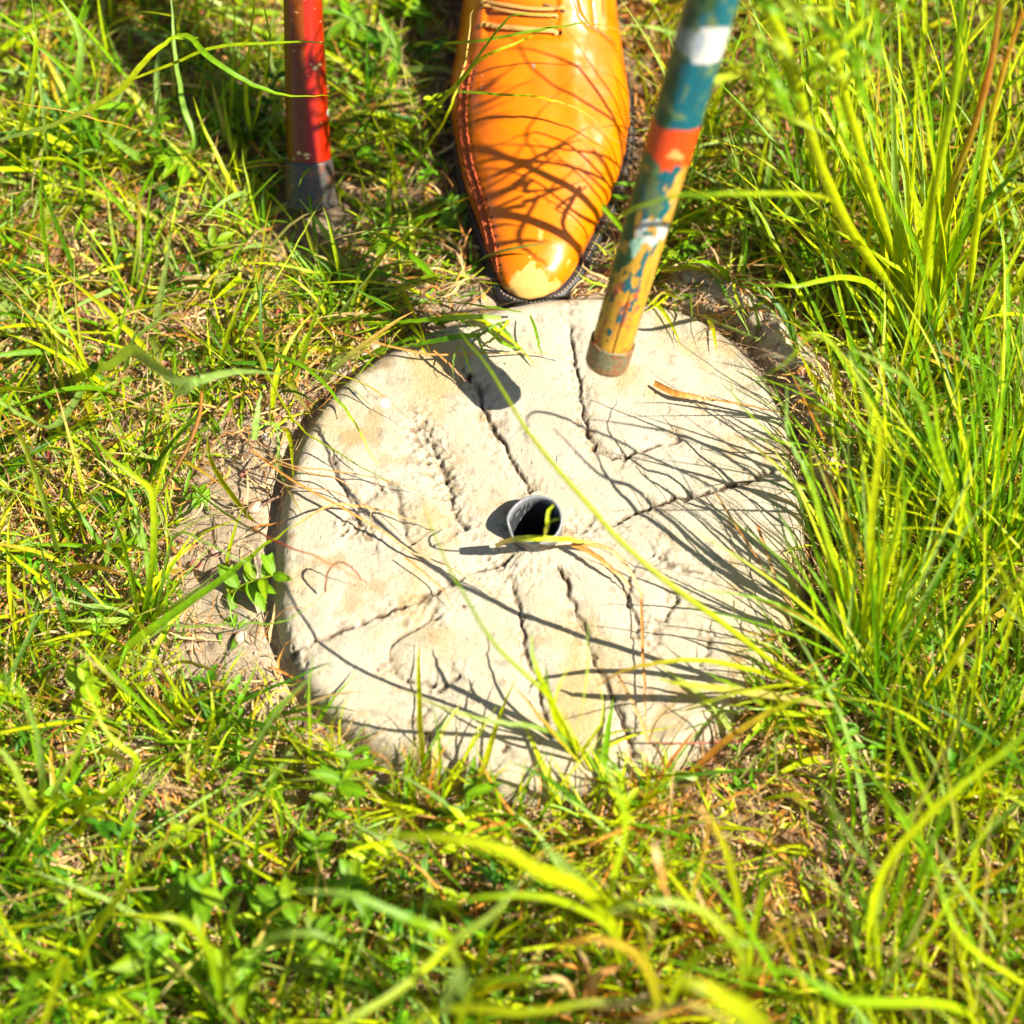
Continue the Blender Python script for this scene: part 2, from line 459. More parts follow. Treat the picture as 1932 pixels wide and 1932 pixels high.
ground = link('ground', mesh_from('ground', np.stack([X, Y, Z], -1), grid_quads(len(gx), len(gy)), C), M_soil, None, kind='structure')
del X, Y, Z, C, p3, gu, gv

# ------------------------------------------------------------------ orange shoe
ROWS = [(577,1000,1000),(572,968,1030),(565,955,1046),(550,944,1062),(520,931,1085),(480,917,1104),(430,902,1126),(380,886,1148),(330,872,1167),(270,859,1183),(210,850,1189),(150,849,1184),(100,855,1174),(50,864,1164),(0,872,1158)]
tab = []
for v, l, r in ROWS:
    zz = 0.018 + 0.014 * min(1, (577 - v) / 260)
    pl, pr = P(l, v, zz), P(r, v, zz)
    tab.append((pl[1], pl[0], pr[0]))
tab = np.array(tab); y0 = tab[0, 0]
S = tab[:, 0] - y0
s_ext = np.array([S[-1] + .03, S[-1] + .06, S[-1] + .09, S[-1] + .115, S[-1] + .13, S[-1] + .138])
cx = (tab[-1, 1] + tab[-1, 2]) / 2
ext = [(s_ext[0], cx - .040, cx + .043), (s_ext[1], cx - .035, cx + .038), (s_ext[2], cx - .034, cx + .036), (s_ext[3], cx - .031, cx + .032), (s_ext[4], cx - .020, cx + .021), (s_ext[5], cx - .002, cx + .002)]
SS = np.concatenate([S, [e[0] for e in ext]]); LL = np.concatenate([tab[:, 1], [e[1] for e in ext]]); RR = np.concatenate([tab[:, 2], [e[2] for e in ext]])
LEN = SS[-1]
def smooth_interp(s, xs, ys, w=0.004):
    r = 0
    for dd in (-1, -.5, 0, .5, 1):
        r = r + np.interp(np.clip(s + dd * w * np.minimum(1, np.minimum(s, LEN - s) / w), 0, LEN), xs, ys)
    return r / 5
ns, na = 420, 150
s = LEN * (1 - np.cos(np.linspace(0, np.pi * .5, ns))) ** 1.0
s = np.unique(np.concatenate([s[:200], np.linspace(s[199], LEN, ns - 199)]))
ns = len(s)
toe_lift = 0.010 * sstep(s, 0.09, 0.0)
def sole_z(s_): return 0.004 + 0.012 * sstep(s_, 0.10, 0.0)
topz = np.interp(s, [0, .004, .012, .03, .06, .10, .14, .175, .20, .23, .27, LEN], [.026, .034, .041, .047, .052, .060, .070, .084, .100, .110, .106, .100])
topz = np.convolve(np.pad(topz, 6, mode='edge'), np.ones(13) / 13, 'valid')
topz[:6] = np.interp(s[:6], [0, .002, .006], [.024, .030, .036])
ang = np.linspace(0, np.pi, na)
L_ = smooth_interp(s, SS, LL); R_ = smooth_interp(s, SS, RR)
c_ = (L_ + R_) / 2; h_ = (R_ - L_) / 2
ca = np.cos(ang); sa = np.sin(ang)
exx = 0.90
X = c_[:, None] - h_[:, None] * np.sign(ca) * np.abs(ca) ** exx
base = sole_z(s) + 0.010
zz = base[:, None] + (topz - base)[:, None] * np.abs(sa) ** 0.80
# ridge leans a little to the inner side; sides tuck under above the welt
tuck = 1 - 0.05 * np.exp(-((zz - base[:, None]) / 0.008) ** 2)
X = c_[:, None] + (X - c_[:, None]) * tuck
X = X + 0.004 * np.sin(ang)[None] * sstep(s, 0.02, .1)[:, None]
# ankle opening further back, out of the frame
op = sstep(s, LEN - .115, LEN - .095)[:, None] * sstep(s, LEN - .003, LEN - .012)[:, None]
inner = sstep(np.abs(ca), 0.82, 0.70)[None] * op
zz = lerp(zz, np.maximum(zz, topz[:, None] * (0.3 + .7 * (np.abs(sa) > .3)[None])), 0) * (1 - inner) + 0.022 * inner
YY = y0 + s[:, None] + 0 * X
VS = np.stack([X, YY, zz], -1)
su, sv = proj(VS)
# normals for displacement
dn = np.cross(np.gradient(VS, axis=0), np.gradient(VS, axis=1)); dn /= np.linalg.norm(dn, axis=-1, keepdims=True) + 1e-12
dn = np.where(dn[..., 2:3] < 0, -dn, dn)
SEAM = [(886,120),(878,160),(874,205),(877,255),(886,310),(901,360),(914,405),(925,450),(932,495),(937,535),(948,560)]
disp = np.zeros(su.shape)
def near_line(pl, w):
    d_, _ = seg_dist(su, sv, pl); return np.exp(-(d_ / w) ** 2)
fore = (s < LEN - .10)[:, None] & (sa > .05)[None]
# throat: tongue sits below the facings
thr = sstep(su, 910, 916) * sstep(su, 1058, 1052) * sstep(sv, 76, 66)
disp -= 0.0022 * thr * fore
disp += 0.0009 * np.exp(-((sv - 84) / 9) ** 2) * sstep(su, 890, 920) * sstep(su, 1080, 1050) * fore
disp -= 0.0009 * near_line(SEAM, 3.0) * fore
disp += 0.0010 * sstep(-(su - np.interp(sv, [120, 205, 310, 450, 560], [886, 874, 886, 925, 948])), 0, 6) * sstep(sv, 100, 130) * fore
QS = [[(1083,-60),(1086,0),(1094,28),(1110,48),(1135,62),(1160,85)], [(1117,-60),(1118,0),(1122,45)], [(1138,-60),(1140,0),(1138,45)]]
for ql in QS: disp -= 0.0011 * near_line(ql, 3.2) * fore
# flex creases and puckers
wr = 0.0016 * (fbm(VS * np.array([.6, 1, 1]), 60, 3, 200) - .5) + 0.0008 * np.sin(su * .075 + 5 * fbm(VS, 30, 2, 201)) * sstep(sv, 40, 120) * sstep(sv, 330, 180) * sstep(su, 990, 1080)
wr += 0.0022 * (fbm(VS * np.array([1, .6, 1]), 90, 3, 203) - .5) * sstep(su, 1040, 1150)
disp += wr * fore
VS = VS + dn * disp[..., None]
C = np.broadcast_to(np.array([0.72, 0.160, 0.0005]), VS.shape).copy()
C = mixc(C, (0.60, 0.115, 0.0005), sstep(fbm(VS, 35, 3, 210), .50, .72) * .6)
C = mixc(C, (0.56, 0.10, 0.002), sstep(su, 960, 880) * .6)  # left flank deepened: the shade on that side is put into the leather colour
C = mixc(C, (0.50, 0.085, 0.004), near_line(SEAM, 7) * .75 * fore)
C = mixc(C, (0.55, 0.10, 0.004), near_line([(u + 3, v + 2) for u, v in SEAM], 14) * .3 * fore)
for ql in QS: C = mixc(C, (0.22, 0.05, 0.01), near_line(ql, 2.4) * .8 * fore)
C = mixc(C, (0.62, 0.38, 0.14), near_line([(1127,-60),(1130,20),(1136,50)], 7) * .7 * fore)
# worn-off colour on the toe cap
wn_ = fbm(VS, 130, 4, 220) - .5
wl = np.interp(su, [930, 985, 1000, 1030, 1060, 1090], [548, 500, 478, 528, 540, 555])
worn = sstep(sv + wn_ * 75 - wl, -2, 7) * sstep(su, 944, 952)
worn = np.maximum(worn, sstep(wn_ * 60 - np.hypot((su - 1015) * .9, (sv - 470) * .45) + 8, -1, 5))
worn = np.maximum(worn, .8 * sstep(wn_ * 60 - np.hypot((su - 1075), (sv - 490) * .5) + 1, -1, 5))
C = mixc(C, (0.62, 0.38, 0.10), worn * fore)
C = mixc(C, (0.60, 0.27, 0.04), sstep(np.abs(worn - .5), .45, .1) * .35 * fore)
C = mixc(C, (0.45, 0.20, 0.06), sstep(fbm(VS, 300, 3, 225), .6, .75) * .6 * sstep(sv, 535, 570) * fore)
C = mixc(C, (0.0, 0.28, 0.22), sstep(np.hypot(su - 1008, (sv - 124) * .7), 2.6, 1.6))
C = mixc(C, (0.03, 0.02, 0.015), inner)
QSH = grid_quads(ns, na)
SH_BVH = BVHTree.FromPolygons(VS.reshape(-1, 3).tolist(), QSH.tolist())
def on_shoe(u, v, off=0.0008):
    h, n, i, d = SH_BVH.ray_cast(Vector(CAM.tolist()), Vector(ray(u, v).tolist()).normalized())
    if h is None: return None
    if n.dot(Vector((CAM - np.array(h)).tolist())) < 0: n = -n
    return np.array(h + n * off), np.array(n)
shoe = thing('leather_shoe', [cx, y0 + .12, 0], 'glossy orange leather lace-up shoe with a scuffed cream toe beside the stone', 'shoe')
link('upper', mesh_from('upper', VS, QSH[:, ::-1], C), M_leather, shoe)
# sole with a projecting welt
sv_s = LEN * np.linspace(0, 1, 160) ** 1.6
Ls = smooth_interp(sv_s, SS, LL); Rs = smooth_interp(sv_s, SS, RR)
contour = np.concatenate([np.stack([Ls, y0 + sv_s], -1), np.stack([Rs, y0 + sv_s], -1)[::-1]])
dc = np.gradient(contour, axis=0); nrm = np.stack([-dc[:, 1], dc[:, 0]], -1)
cen = np.stack([np.full(len(contour), cx), contour[:, 1] * 0 + y0 + LEN * .45], -1)
# offset outline outwards: more on the right side and toe
def offset(o_l, o_r, o_t):
    c2 = contour.copy()
    n = len(contour) // 2
    ds = np.clip((contour[:, 1] - y0) / 0.02, 0, 1)
    c2[:n, 0] -= o_l * ds[:n] + 0 ; c2[n:, 0] += o_r * ds[n:]
    tip = np.exp(-((contour[:, 1] - y0) / 0.02) ** 2)
    vv = contour - np.array([tab[0, 1], y0 + .035]); vv /= np.linalg.norm(vv, axis=1, keepdims=True)
    c2 += vv * (o_t * tip)[:, None]
    return c2
rows = []
s_of = np.clip(contour[:, 1] - y0, 0, LEN)
zb = sole_z(s_of) - 0.004
for (o, zf) in ((-.006, 0.0), (-.001, 0.0), (.0008, .12), (.0012, .5), (.0012, .85), (.0006, 1.0), (-.004, 1.02), (-.014, 1.0)):
    c2 = offset(.0012 + o, .0032 + o, .0034 + o)
    rows.append(np.column_stack([c2, zb + 0.0125 * zf]))
V = np.array(rows)
link('sole', mesh_from('sole', V, grid_quads(len(rows), V.shape[1], True)), M_sole, shoe)
hh = [(r, z) for r, z in ((.0, .0), (.033, .0), (.034, .002), (.033, .018), (.0, .018))]
# welt stitches along the toe
def box_at(c, d, n, l, w, h):
    d = d / np.linalg.norm(d); s_ = np.cross(d, n); s_ /= np.linalg.norm(s_) + 1e-9; n = np.cross(s_, d)
    v = np.array([c + i * l / 2 * d + j * w / 2 * s_ + k_ * h / 2 * n for i in (-1, 1) for j in (-1, 1) for k_ in (-1, 1)])
    q = np.array([[0, 1, 3, 2], [4, 6, 7, 5], [0, 4, 5, 1], [2, 3, 7, 6], [0, 2, 6, 4], [1, 5, 7, 3]])
    return v, q
parts = []
c2 = offset(.0012 - .0014, .0032 - .0014, .0034 - .0014)
idx = [i for i in range(len(c2)) if contour[i, 1] - y0 < .16]
pts = np.column_stack([c2, zb + .0127 + 0.0006])
seq = pts[np.r_[len(pts) - 1 - np.arange(120), np.arange(120)]]
seq = np.vstack([pts[119::-1], pts[:len(pts) - 121:-1]])
cum = np.concatenate([[0], np.cumsum(np.linalg.norm(np.diff(seq, axis=0), axis=1))])
for q_ in np.arange(0.002, cum[-1], 0.0027):
    p = np.array([np.interp(q_, cum, seq[:, i]) for i in range(3)]); p2 = np.array([np.interp(q_ + .001, cum, seq[:, i]) for i in range(3)])
    parts.append(box_at(p, p2 - p + 1e-9, np.array([0, 0, 1.0]), .0016, .0008, .0006))
V, Q, _ = join(parts)
link('welt_stitching', mesh_from('welt_stitching', V, Q), M_welt, shoe, kind='stuff')
# stitched seam with punched holes
sp = spline(SEAM, 260)
parts, holes = [], []
for off in (-11, -6.5, -2, 2.5, 6):
    for i in range(2, 258, 2):
        d2 = sp[min(i + 1, 259)] - sp[i - 1]; d2 /= np.linalg.norm(d2)
        nn = np.array([-d2[1], d2[0]])
        jit = rng.normal(0, .5, 2)
        q1 = sp[i] + nn * (-off) + jit
        h1 = on_shoe(*q1, off=.0003); h2 = on_shoe(*(q1 + d2 * 2.6 + nn * rng.normal(0, .9)), off=.0003)
        if h1 is None or h2 is None or rng.random() < .12: continue
        parts.append(box_at(h1[0], h2[0] - h1[0] + 1e-9, h1[1], .0015, .0008, .0008))
V, Q, _ = join(parts)
link('seam_stitching', mesh_from('seam_stitching', V, Q), M_thread, shoe, kind='stuff')
def disc_at(c, n, r, k=10):
    n = n / np.linalg.norm(n); s_ = np.cross(n, [0, 1, .1]); s_ /= np.linalg.norm(s_); t_ = np.cross(n, s_)
    a_ = np.linspace(0, 2 * np.pi, k, endpoint=False)
    v = np.vstack([c + n * 0.0002, c + r * (np.cos(a_)[:, None] * s_ + np.sin(a_)[:, None] * t_)])
    return v, np.stack([np.zeros(k, int), 1 + np.arange(k), 1 + (np.arange(k) + 1) % k], -1)
for i in np.linspace(8, 252, 25).astype(int):
    d2 = sp[i + 2] - sp[i - 2]; d2 /= np.linalg.norm(d2); nn = np.array([-d2[1], d2[0]])
    h = on_shoe(*(sp[i] - nn * 12), off=.0001)
    if h: link('punched_hole', mesh_from('punched_hole', *disc_at(h[0], h[1], .00085)), M_hole, shoe)
# laces and eyelets
def on_path(pts, off, n=40):
    out = []
    for u, v in spline(pts, n):
        h = on_shoe(u, v, off)
        if h: out.append(h[0])
    return np.array(out)
def flat_ribbon(path, w, th, up):
    d = np.gradient(path, axis=0); d /= np.linalg.norm(d, axis=1, keepdims=True) + 1e-9
    s_ = np.cross(d, up); s_ /= np.linalg.norm(s_, axis=1, keepdims=True) + 1e-9
    n_ = np.cross(s_, d)
    a_ = np.linspace(0, 2 * np.pi, 10, endpoint=False)
    V = path[:, None] + w / 2 * np.cos(a_)[None, :, None] * s_[:, None] + th / 2 * np.sin(a_)[None, :, None] * n_[:, None]
    return V, grid_quads(len(path), 10, True)
bridge = [([(908,47),(940,51),(985,55),(1025,58),(1056,61)], .0034), ([(910,3),(950,9),(1000,17),(1050,17),(1062,14)], .0026), ([(912,12),(950,20),(1000,28),(1055,30)], .0022), ([(910,-42),(960,-36),(1010,-30),(1060,-26)], .0030)]
for pts_, w in bridge:
    pth = on_path(pts_, .0024)
    if len(pth) > 5:
        a0, a1 = pth[0], pth[-1]
        t = np.linspace(0, 1, len(pth))[:, None]
        chord = lerp(a0, a1, t); chord[:, 2] += .0012 * np.sin(np.pi * t[:, 0])
        pth = np.where((chord[:, 2:3] > pth[:, 2:3]), chord, pth)
        pth[0, 2] -= .003; pth[-1, 2] -= .003
        V, Q = flat_ribbon(pth, w, .0013, np.array([0, -.5, 1.0]))
        link('lace', mesh_from('lace', V, Q), M_lace, shoe)
for u, v in ((907,48),(909,7),(909,-42),(1058,62),(1062,20),(1062,-26)):
    h = on_shoe(u, v, .0003)
    if h: link('eyelet', mesh_from('eyelet', *disc_at(h[0], h[1], .0016, 14)), M_hole, shoe)
for u in (0,):
    V, Q, a_ = lathe([(0, 0), (.032, 0), (.033, .001), (.033, .010), (0, .010)], [cx, y0 + LEN - .034, -.004], [0, 0, 1], 32)
    link('heel', mesh_from('heel', V, Q), M_sole, shoe)

# ------------------------------------------------------------------ red walking cane
d0 = depth_of(P(586, 383, 0.002))
base = P(586, 388, 0.009)
tp = Pd(571, -8, d0 - .062)
# make sure it really leans away from the viewer and up
ax = tp - base; LC = np.linalg.norm(ax); axn = ax / LC
pw = lambda wpx, p: wpx * depth_of(p) / FPX
def v_to_h(vv, n=400):
    q = base + axn * np.linspace(0, LC * 1.05, n)[:, None]
    return float(np.interp(-vv, -proj(q)[1], np.linspace(0, LC * 1.05, n)))
hf = v_to_h(298)
cane = thing('walking_cane', base, 'red lacquered cane with a black rubber tip in the grass left of the shoe', 'cane')
rf = pw(96, base) / 2
prof = [(0, 0), (rf * .9, 0), (rf * 1.08, .0008), (rf * 1.12, .0025), (rf * 1.10, .0042), (rf * 1.03, .0055), (rf * 1.02, .007)] + [(lerp(rf * 1.02, rf * .93, t), lerp(.007, hf - .002, t)) for t in np.linspace(.05, 1, 14)] + [(rf * .92, hf - .0008), (rf * .87, hf), (rf * .80, hf - .0005), (rf * .79, hf - .003)]
V, Q, a_ = lathe(prof, base, ax, 64)
C = np.broadcast_to(np.array([0.055, 0.047, 0.040]), V.shape).copy()
C = mixc(C, (0.16, 0.065, 0.03), sstep(fbm(V * np.array([1, 1, .6]), 260, 4, 301), .56, .64) * sstep(np.linspace(0, 1, len(prof)), .1, .3)[:, None] * .8)
C = mixc(C, (0.08, 0.06, 0.04), sstep(fbm(V, 90, 3, 303), .5, .7) * .5)
link('rubber_tip', mesh_from('rubber_tip', V, Q, C), M_rubber, cane)
full = 0.92
hs = np.concatenate([np.linspace(hf - .004, LC, 240), np.linspace(LC, full, 60)[1:]])
w0, w1 = pw(84, base + axn * hf) / 2, pw(73, tp) / 2
rr = np.interp(hs, [hf, LC, full], [w0, w1, w1 * .95])
V, Q, a_ = lathe(np.stack([rr, hs], -1), base, ax, 96)
C = np.broadcast_to(np.array([0.30, 0.010, 0.001]), V.shape).copy()
A = np.broadcast_to(a_[None], V.shape[:2]); H = np.broadcast_to(hs[:, None], V.shape[:2])
cyl = np.stack([np.cos(A) * .012, np.sin(A) * .012, H * .12], -1)
C = mixc(C, (0.22, 0.030, 0.002), sstep(fbm(cyl, 130, 3, 310), .45, .65) * .6)
cu, cv = proj(V)
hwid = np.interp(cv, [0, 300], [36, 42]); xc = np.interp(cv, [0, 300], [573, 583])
C = mixc(C, (0.15, 0.045, 0.003), sstep((cu - xc) / hwid + .5 * (fbm(cyl, 60, 3, 320) - .5), .10, -.12) * .8)  # brown left half: shade side of the shaft painted into the lacquer
chip = fbm(V, 330, 3, 315)
C = mixc(C, (0.75, 0.55, 0.22), sstep(chip, .80, .82))
def blobs(C, U_, V_, lst, col, nz):
    for (u, v, r1, r2) in lst:
        C = mixc(C, col, sstep(np.hypot((U_ - u) / r1, (V_ - v) / r2) + nz, 1.1, .85))
    return C
nzz = (fbm(V, 500, 3, 317) - .5) * 1.2
C = blobs(C, cu, cv, [(596,129,7,4),(603,122,4,3),(578,292,6,2.5),(580,298,4,2),(563,288,3,3)], (.78, .55, .2), nzz)
C = blobs(C, cu, cv, [(617,86,3,5),(622,132,2.4,8),(620,212,3,7),(627,216,2,4)], (.8, .78, .72), nzz)
link('shaft', mesh_from('shaft', V, Q, C), M_attr_gloss, cane)
V, Q, a_ = lathe([(w1 * .95, 0), (w1 * 1.5, .006), (w1 * 1.7, .016), (w1 * 1.3, .028), (0, .032)], base + axn * full, ax, 32)
link('knob', mesh_from('knob', V, Q, np.full(V.shape, .1) * np.array([1.5, .2, .1])), M_attr_gloss, cane)

# ------------------------------------------------------------------ painted stick
tip = P(1143, 690, 0.112)
dt = depth_of(tip)
sp1 = Pd(1343, 0, dt - .150)
ax = sp1 - tip; LC = np.linalg.norm(ax); axn = ax / LC
q = tip + axn * np.linspace(-.01, LC * 1.05, 500)[:, None]
pu, pv = proj(q); ph = np.linspace(-.01, LC * 1.05, 500)
hv = lambda v: float(np.interp(-v, -pv, ph))
stick = thing('painted_stick', tip, 'wooden stick with chipped teal, white and red paint held above the stone', 'walking stick')
rw0 = pw(78, tip) / 2; rw1 = pw(98, sp1) / 2
hfer = hv(645)
NA = 160
hs = np.concatenate([np.linspace(hfer - .003, LC * 1.03, 620), np.linspace(LC * 1.03, .85, 30)[1:]])
rr = np.interp(hs, [0, LC, .85], [rw0 * .97, rw1, rw1 * 1.02])
V, Q, a_ = lathe(np.stack([rr, hs], -1), tip, ax, NA)
A = np.broadcast_to(a_[None], V.shape[:2]); H = np.broadcast_to(hs[:, None], V.shape[:2])
ax_u, ax_v = proj(tip + axn * hs[:, None])
# image height along the axis as paint coordinate, and the angle measured from the side that faces the lens
vv = np.broadcast_to(ax_v[:, None], V.shape[:2]).copy()
vv[H > LC * 1.04] = -400
camdir = CAM - (tip + axn * LC * .5); camdir -= axn * np.dot(camdir, axn); camdir /= np.linalg.norm(camdir)
rad = V - (tip + axn * hs[:, None])[:, None]; rad /= np.linalg.norm(rad, axis=-1, keepdims=True)
sidev = np.cross(axn, camdir)
if sidev[0] < 0: sidev = -sidev
xs_ = rad @ sidev; fr = rad @ camdir
cyl = np.stack([xs_ * .016, fr * .016, H * .55], -1)
C = np.broadcast_to(np.array([0.50, 0.265, 0.022]), V.shape).copy()
C = mixc(C, (0.34, 0.145, 0.02), sstep(fbm(cyl * np.array([1, 1, .25]), 420, 3, 400), .45, .65) * .6)
C = mixc(C, (0.55, 0.33, 0.08), sstep(fbm(cyl, 90, 3, 402), .5, .7) * .5)
n1 = fbm(cyl, 170, 4, 405) - .5; n2 = fbm(cyl, 120, 4, 408) - .5; n3 = fbm(cyl, 260, 4, 411) - .5
# teal and green coats, thinning out towards the tip
cov = np.interp(-vv, [-640, -600, -560, -500, -440, -380, -300, -240, 100, 400], [-.16, -.05, -.01, .07, .10, .14, .25, .40, .40, .5])
edge = np.where(xs_ > .55, -.22 * sstep(xs_, .55, .85), 0) * sstep(vv, -20, 60)
coat = sstep(n1 + cov + edge - .06 + .04 * (xs_ < 0), 0, .025)
gcol = sstep(n2 * .9 + (-.02 - xs_ * .28) + np.interp(-vv, [-640, -560, -300, 0], [.12, .05, -.06, -.0]), -.03, .05)
cc = np.broadcast_to(np.array([0.0, 0.085, 0.105]), V.shape).copy()
cc = mixc(cc, (0.006, 0.055, 0.018), gcol)
cc = mixc(cc, (0.11, 0.17, 0.05), sstep(n3, .14, .2) * .8)
cc = cc * (0.62 + .75 * fbm(cyl * np.array([1, 1, .12]), 380, 3, 430))[..., None]
cc = mixc(cc, (0.10, 0.13, 0.035), sstep(fbm(cyl, 75, 4, 433), .56, .66) * .75)
C = C * (1 - coat[..., None]) + cc * coat[..., None]
C = mixc(C, (0.55, 0.06, 0.02), sstep(n3 + np.exp(-((vv - 545) / 22) ** 2) * .12, .16, .19) * .8 * sstep(vv, 480, 510))
C = mixc(C, (0.0, 0.08, 0.10), sstep(n3, .15, .18) * sstep(vv, 600, 560) * .9 * (vv > 500))
# red band
lo = 288 + n1 * 60 + 6 * xs_; hi = 226 + n2 * 14 - 6 * xs_
C = mixc(C, (0.62, 0.055, 0.004), sstep(vv, hi - 3, hi + 2) * sstep(vv, lo + 3, lo - 3))
C = mixc(C, (0.5, 0.28, 0.07), sstep(np.hypot((xs_ - .35) * 26, vv - 268 - 10 * (xs_ - .35) ** 2 * 4) + n3 * 20, 9, 6))
# white marks
wr_ = np.hypot((xs_ - .28) * 42, (vv - 415) * 1.15) + n3 * 26
C = mixc(C, (0.46, 0.47, 0.42), sstep(wr_, 30, 27) * sstep(wr_, 9, 12) * (fr > -.2))
C = mixc(C, (0.25, 0.42, 0.30), sstep(np.hypot((xs_ + .15) * 42, (vv - 447)) + n3 * 40, 14, 11) * (fr > 0))
w2 = np.hypot((xs_ - .48) * 50, (vv - 62) * 1.1) + n3 * 26
C = mixc(C, (0.47, 0.45, 0.40), sstep(w2, 44, 39) * (fr > -.3))
C = mixc(C, (0.22, 0.27, 0.32), sstep(np.hypot((xs_ + .05) * 44, (vv - 60)) + n3 * 30, 16, 10) * (fr > 0) * .8)
w3 = np.hypot((xs_ + .3) * 40, vv - 66) + n3 * 22
C = mixc(C, (0.30, 0.33, 0.35), sstep(w3, 30, 24) * (fr > -.3) * .5)
# rings scored round the wood and one long crack
C = mixc(C, (0.16, 0.06, 0.02), np.exp(-((vv - 592 - 3 * xs_) / 1.1) ** 2) * .7)
C = mixc(C, (0.18, 0.07, 0.02), np.exp(-((vv - 322 - 3 * xs_) / 1.1) ** 2) * .5)
crk = np.exp(-((xs_ - .12 - (n2) * .05) / .035) ** 2) * (fr > 0) * sstep(vv, 510, 560)
C = mixc(C, (0.13, 0.04, 0.02), crk)
V = V - rad * (crk * .0012)[..., None] + rad * (coat * .00025)[..., None]
rag = hs < hfer + .01
link('shaft', mesh_from('shaft', V, Q, C), M_paint, stick)
rf = rw0 * 1.06
prof = [(0, 0), (rf * .6, .0), (rf * .92, .0006), (rf, .003)] + [(rf * lerp(1, 1.03, t), lerp(.004, hfer, t)) for t in np.linspace(0, 1, 12)] + [(rf * 1.03, hfer + .0008), (rf * .97, hfer + .0009), (rf * .93, hfer - .001)]
V, Q, a_ = lathe(prof, tip, ax, 96)
V[4:] += (rng.normal(0, 1, (1, 96, 1)) * axn * .0003)
C = np.broadcast_to(np.array([0.30, 0.16, 0.07]), V.shape).copy()
C = mixc(C, (0.20, 0.19, 0.10), sstep(fbm(V, 160, 3, 420), .45, .6))
C = mixc(C, (0.36, 0.09, 0.04), sstep(fbm(V, 300, 3, 423), .5, .62) * np.where(np.arange(len(prof)) > 13, 1, .25)[:, None])
link('ferrule', mesh_from('ferrule', V, Q, C), M_rust, stick)

print('STICK tip', tip, 'top', sp1, 'len', LC, 'shadow tip', proj(np.array([*(tip[:2] + SH * (tip[2] - STOP) / math.tan(SUN_EL)), STOP])),
      'shadow mid', proj(np.array([*((tip + axn * .08)[:2] + SH * ((tip + axn * .08)[2] - STOP) / math.tan(SUN_EL)), STOP])), 'cane', base, tp)

# ------------------------------------------------------------------ vegetation
G_FRESH = np.array([0.150, 0.31, 0.004]); G_YEL = np.array([0.40, 0.47, 0.004]); G_SAGE = np.array([0.25, 0.38, 0.075])
G_DARK = np.array([0.055, 0.16, 0.004]); G_STRAW = np.array([0.50, 0.34, 0.14]); G_TAN = np.array([0.50, 0.21, 0.035]); G_RED = np.array([0.35, 0.05, 0.04]); G_BROWN = np.array([0.20, 0.105, 0.05])
COLS = {'f': G_FRESH, 'y': G_YEL, 's': G_SAGE, 'd': G_DARK, 't': G_STRAW, 'o': G_TAN, 'r': G_RED, 'b': G_BROWN}

# where grass grows: bare patches in picture units (u, v, ru, rv, amount)
BARE = [(592,425,75,48,.9),(1020,1030,540,500,0),(440,950,150,180,1.),(430,1160,125,150,1.),(510,1300,80,130,.95),(600,1420,60,60,.6),(620,460,70,50,.85),(500,640,80,60,.75),(400,720,60,80,.5),
        (1430,610,140,75,.97),(1530,740,70,120,.95),(1560,900,45,150,.6),(1400,1390,90,90,.85),(1560,1560,140,70,.95),(1510,1710,180,110,.95),(850,500,60,70,.8),(1250,510,120,40,.75),(700,1540,120,50,.6),(250,480,120,60,.35),(350,700,120,60,.4)]
SHOE_POLY = (SS, LL, RR)
def ok_root(x, y, margin=0.004):
    sd = stone_sd(x, y)
    ok = sd < -margin
    s_ = y - y0
    ins = (s_ > -0.012) & (s_ < LEN + .01) & (x > np.interp(s_, SS, LL) - .006) & (x < np.interp(s_, SS, RR) + .008)
    ok &= ~ins
    ok &= np.hypot(x - base_c[0], y - base_c[1]) > .031
    return ok
base_c = P(586, 390, 0.004)
def density(x, y):
    u, v = proj(np.stack([x, y, 0 * x], -1))
    d = np.ones_like(x)
    for (cu_, cv_, ru, rv, am) in BARE:
        if am <= 0: continue
        d *= 1 - am * np.exp(-(((u - cu_) / ru) ** 2 + ((v - cv_) / rv) ** 2) ** 1.5)
    return d, u, v
def scatter(n, margin=0.004, xr=(-.44, .46), yr=(-.40, .56), use_d=True, dens=None):
    xs, ys = [], []
    tot = 0
    while tot < n:
        x = rng.uniform(*xr, n); y = rng.uniform(*yr, n)
        m = ok_root(x, y, margin)
        d, u, v = density(x, y)
        pr = d if use_d else np.ones_like(d)
        if dens is not None: pr = pr * dens(u, v)
        m &= rng.random(n) < pr
        xs.append(x[m]); ys.append(y[m]); tot += m.sum()
    return np.concatenate(xs)[:n], np.concatenate(ys)[:n]

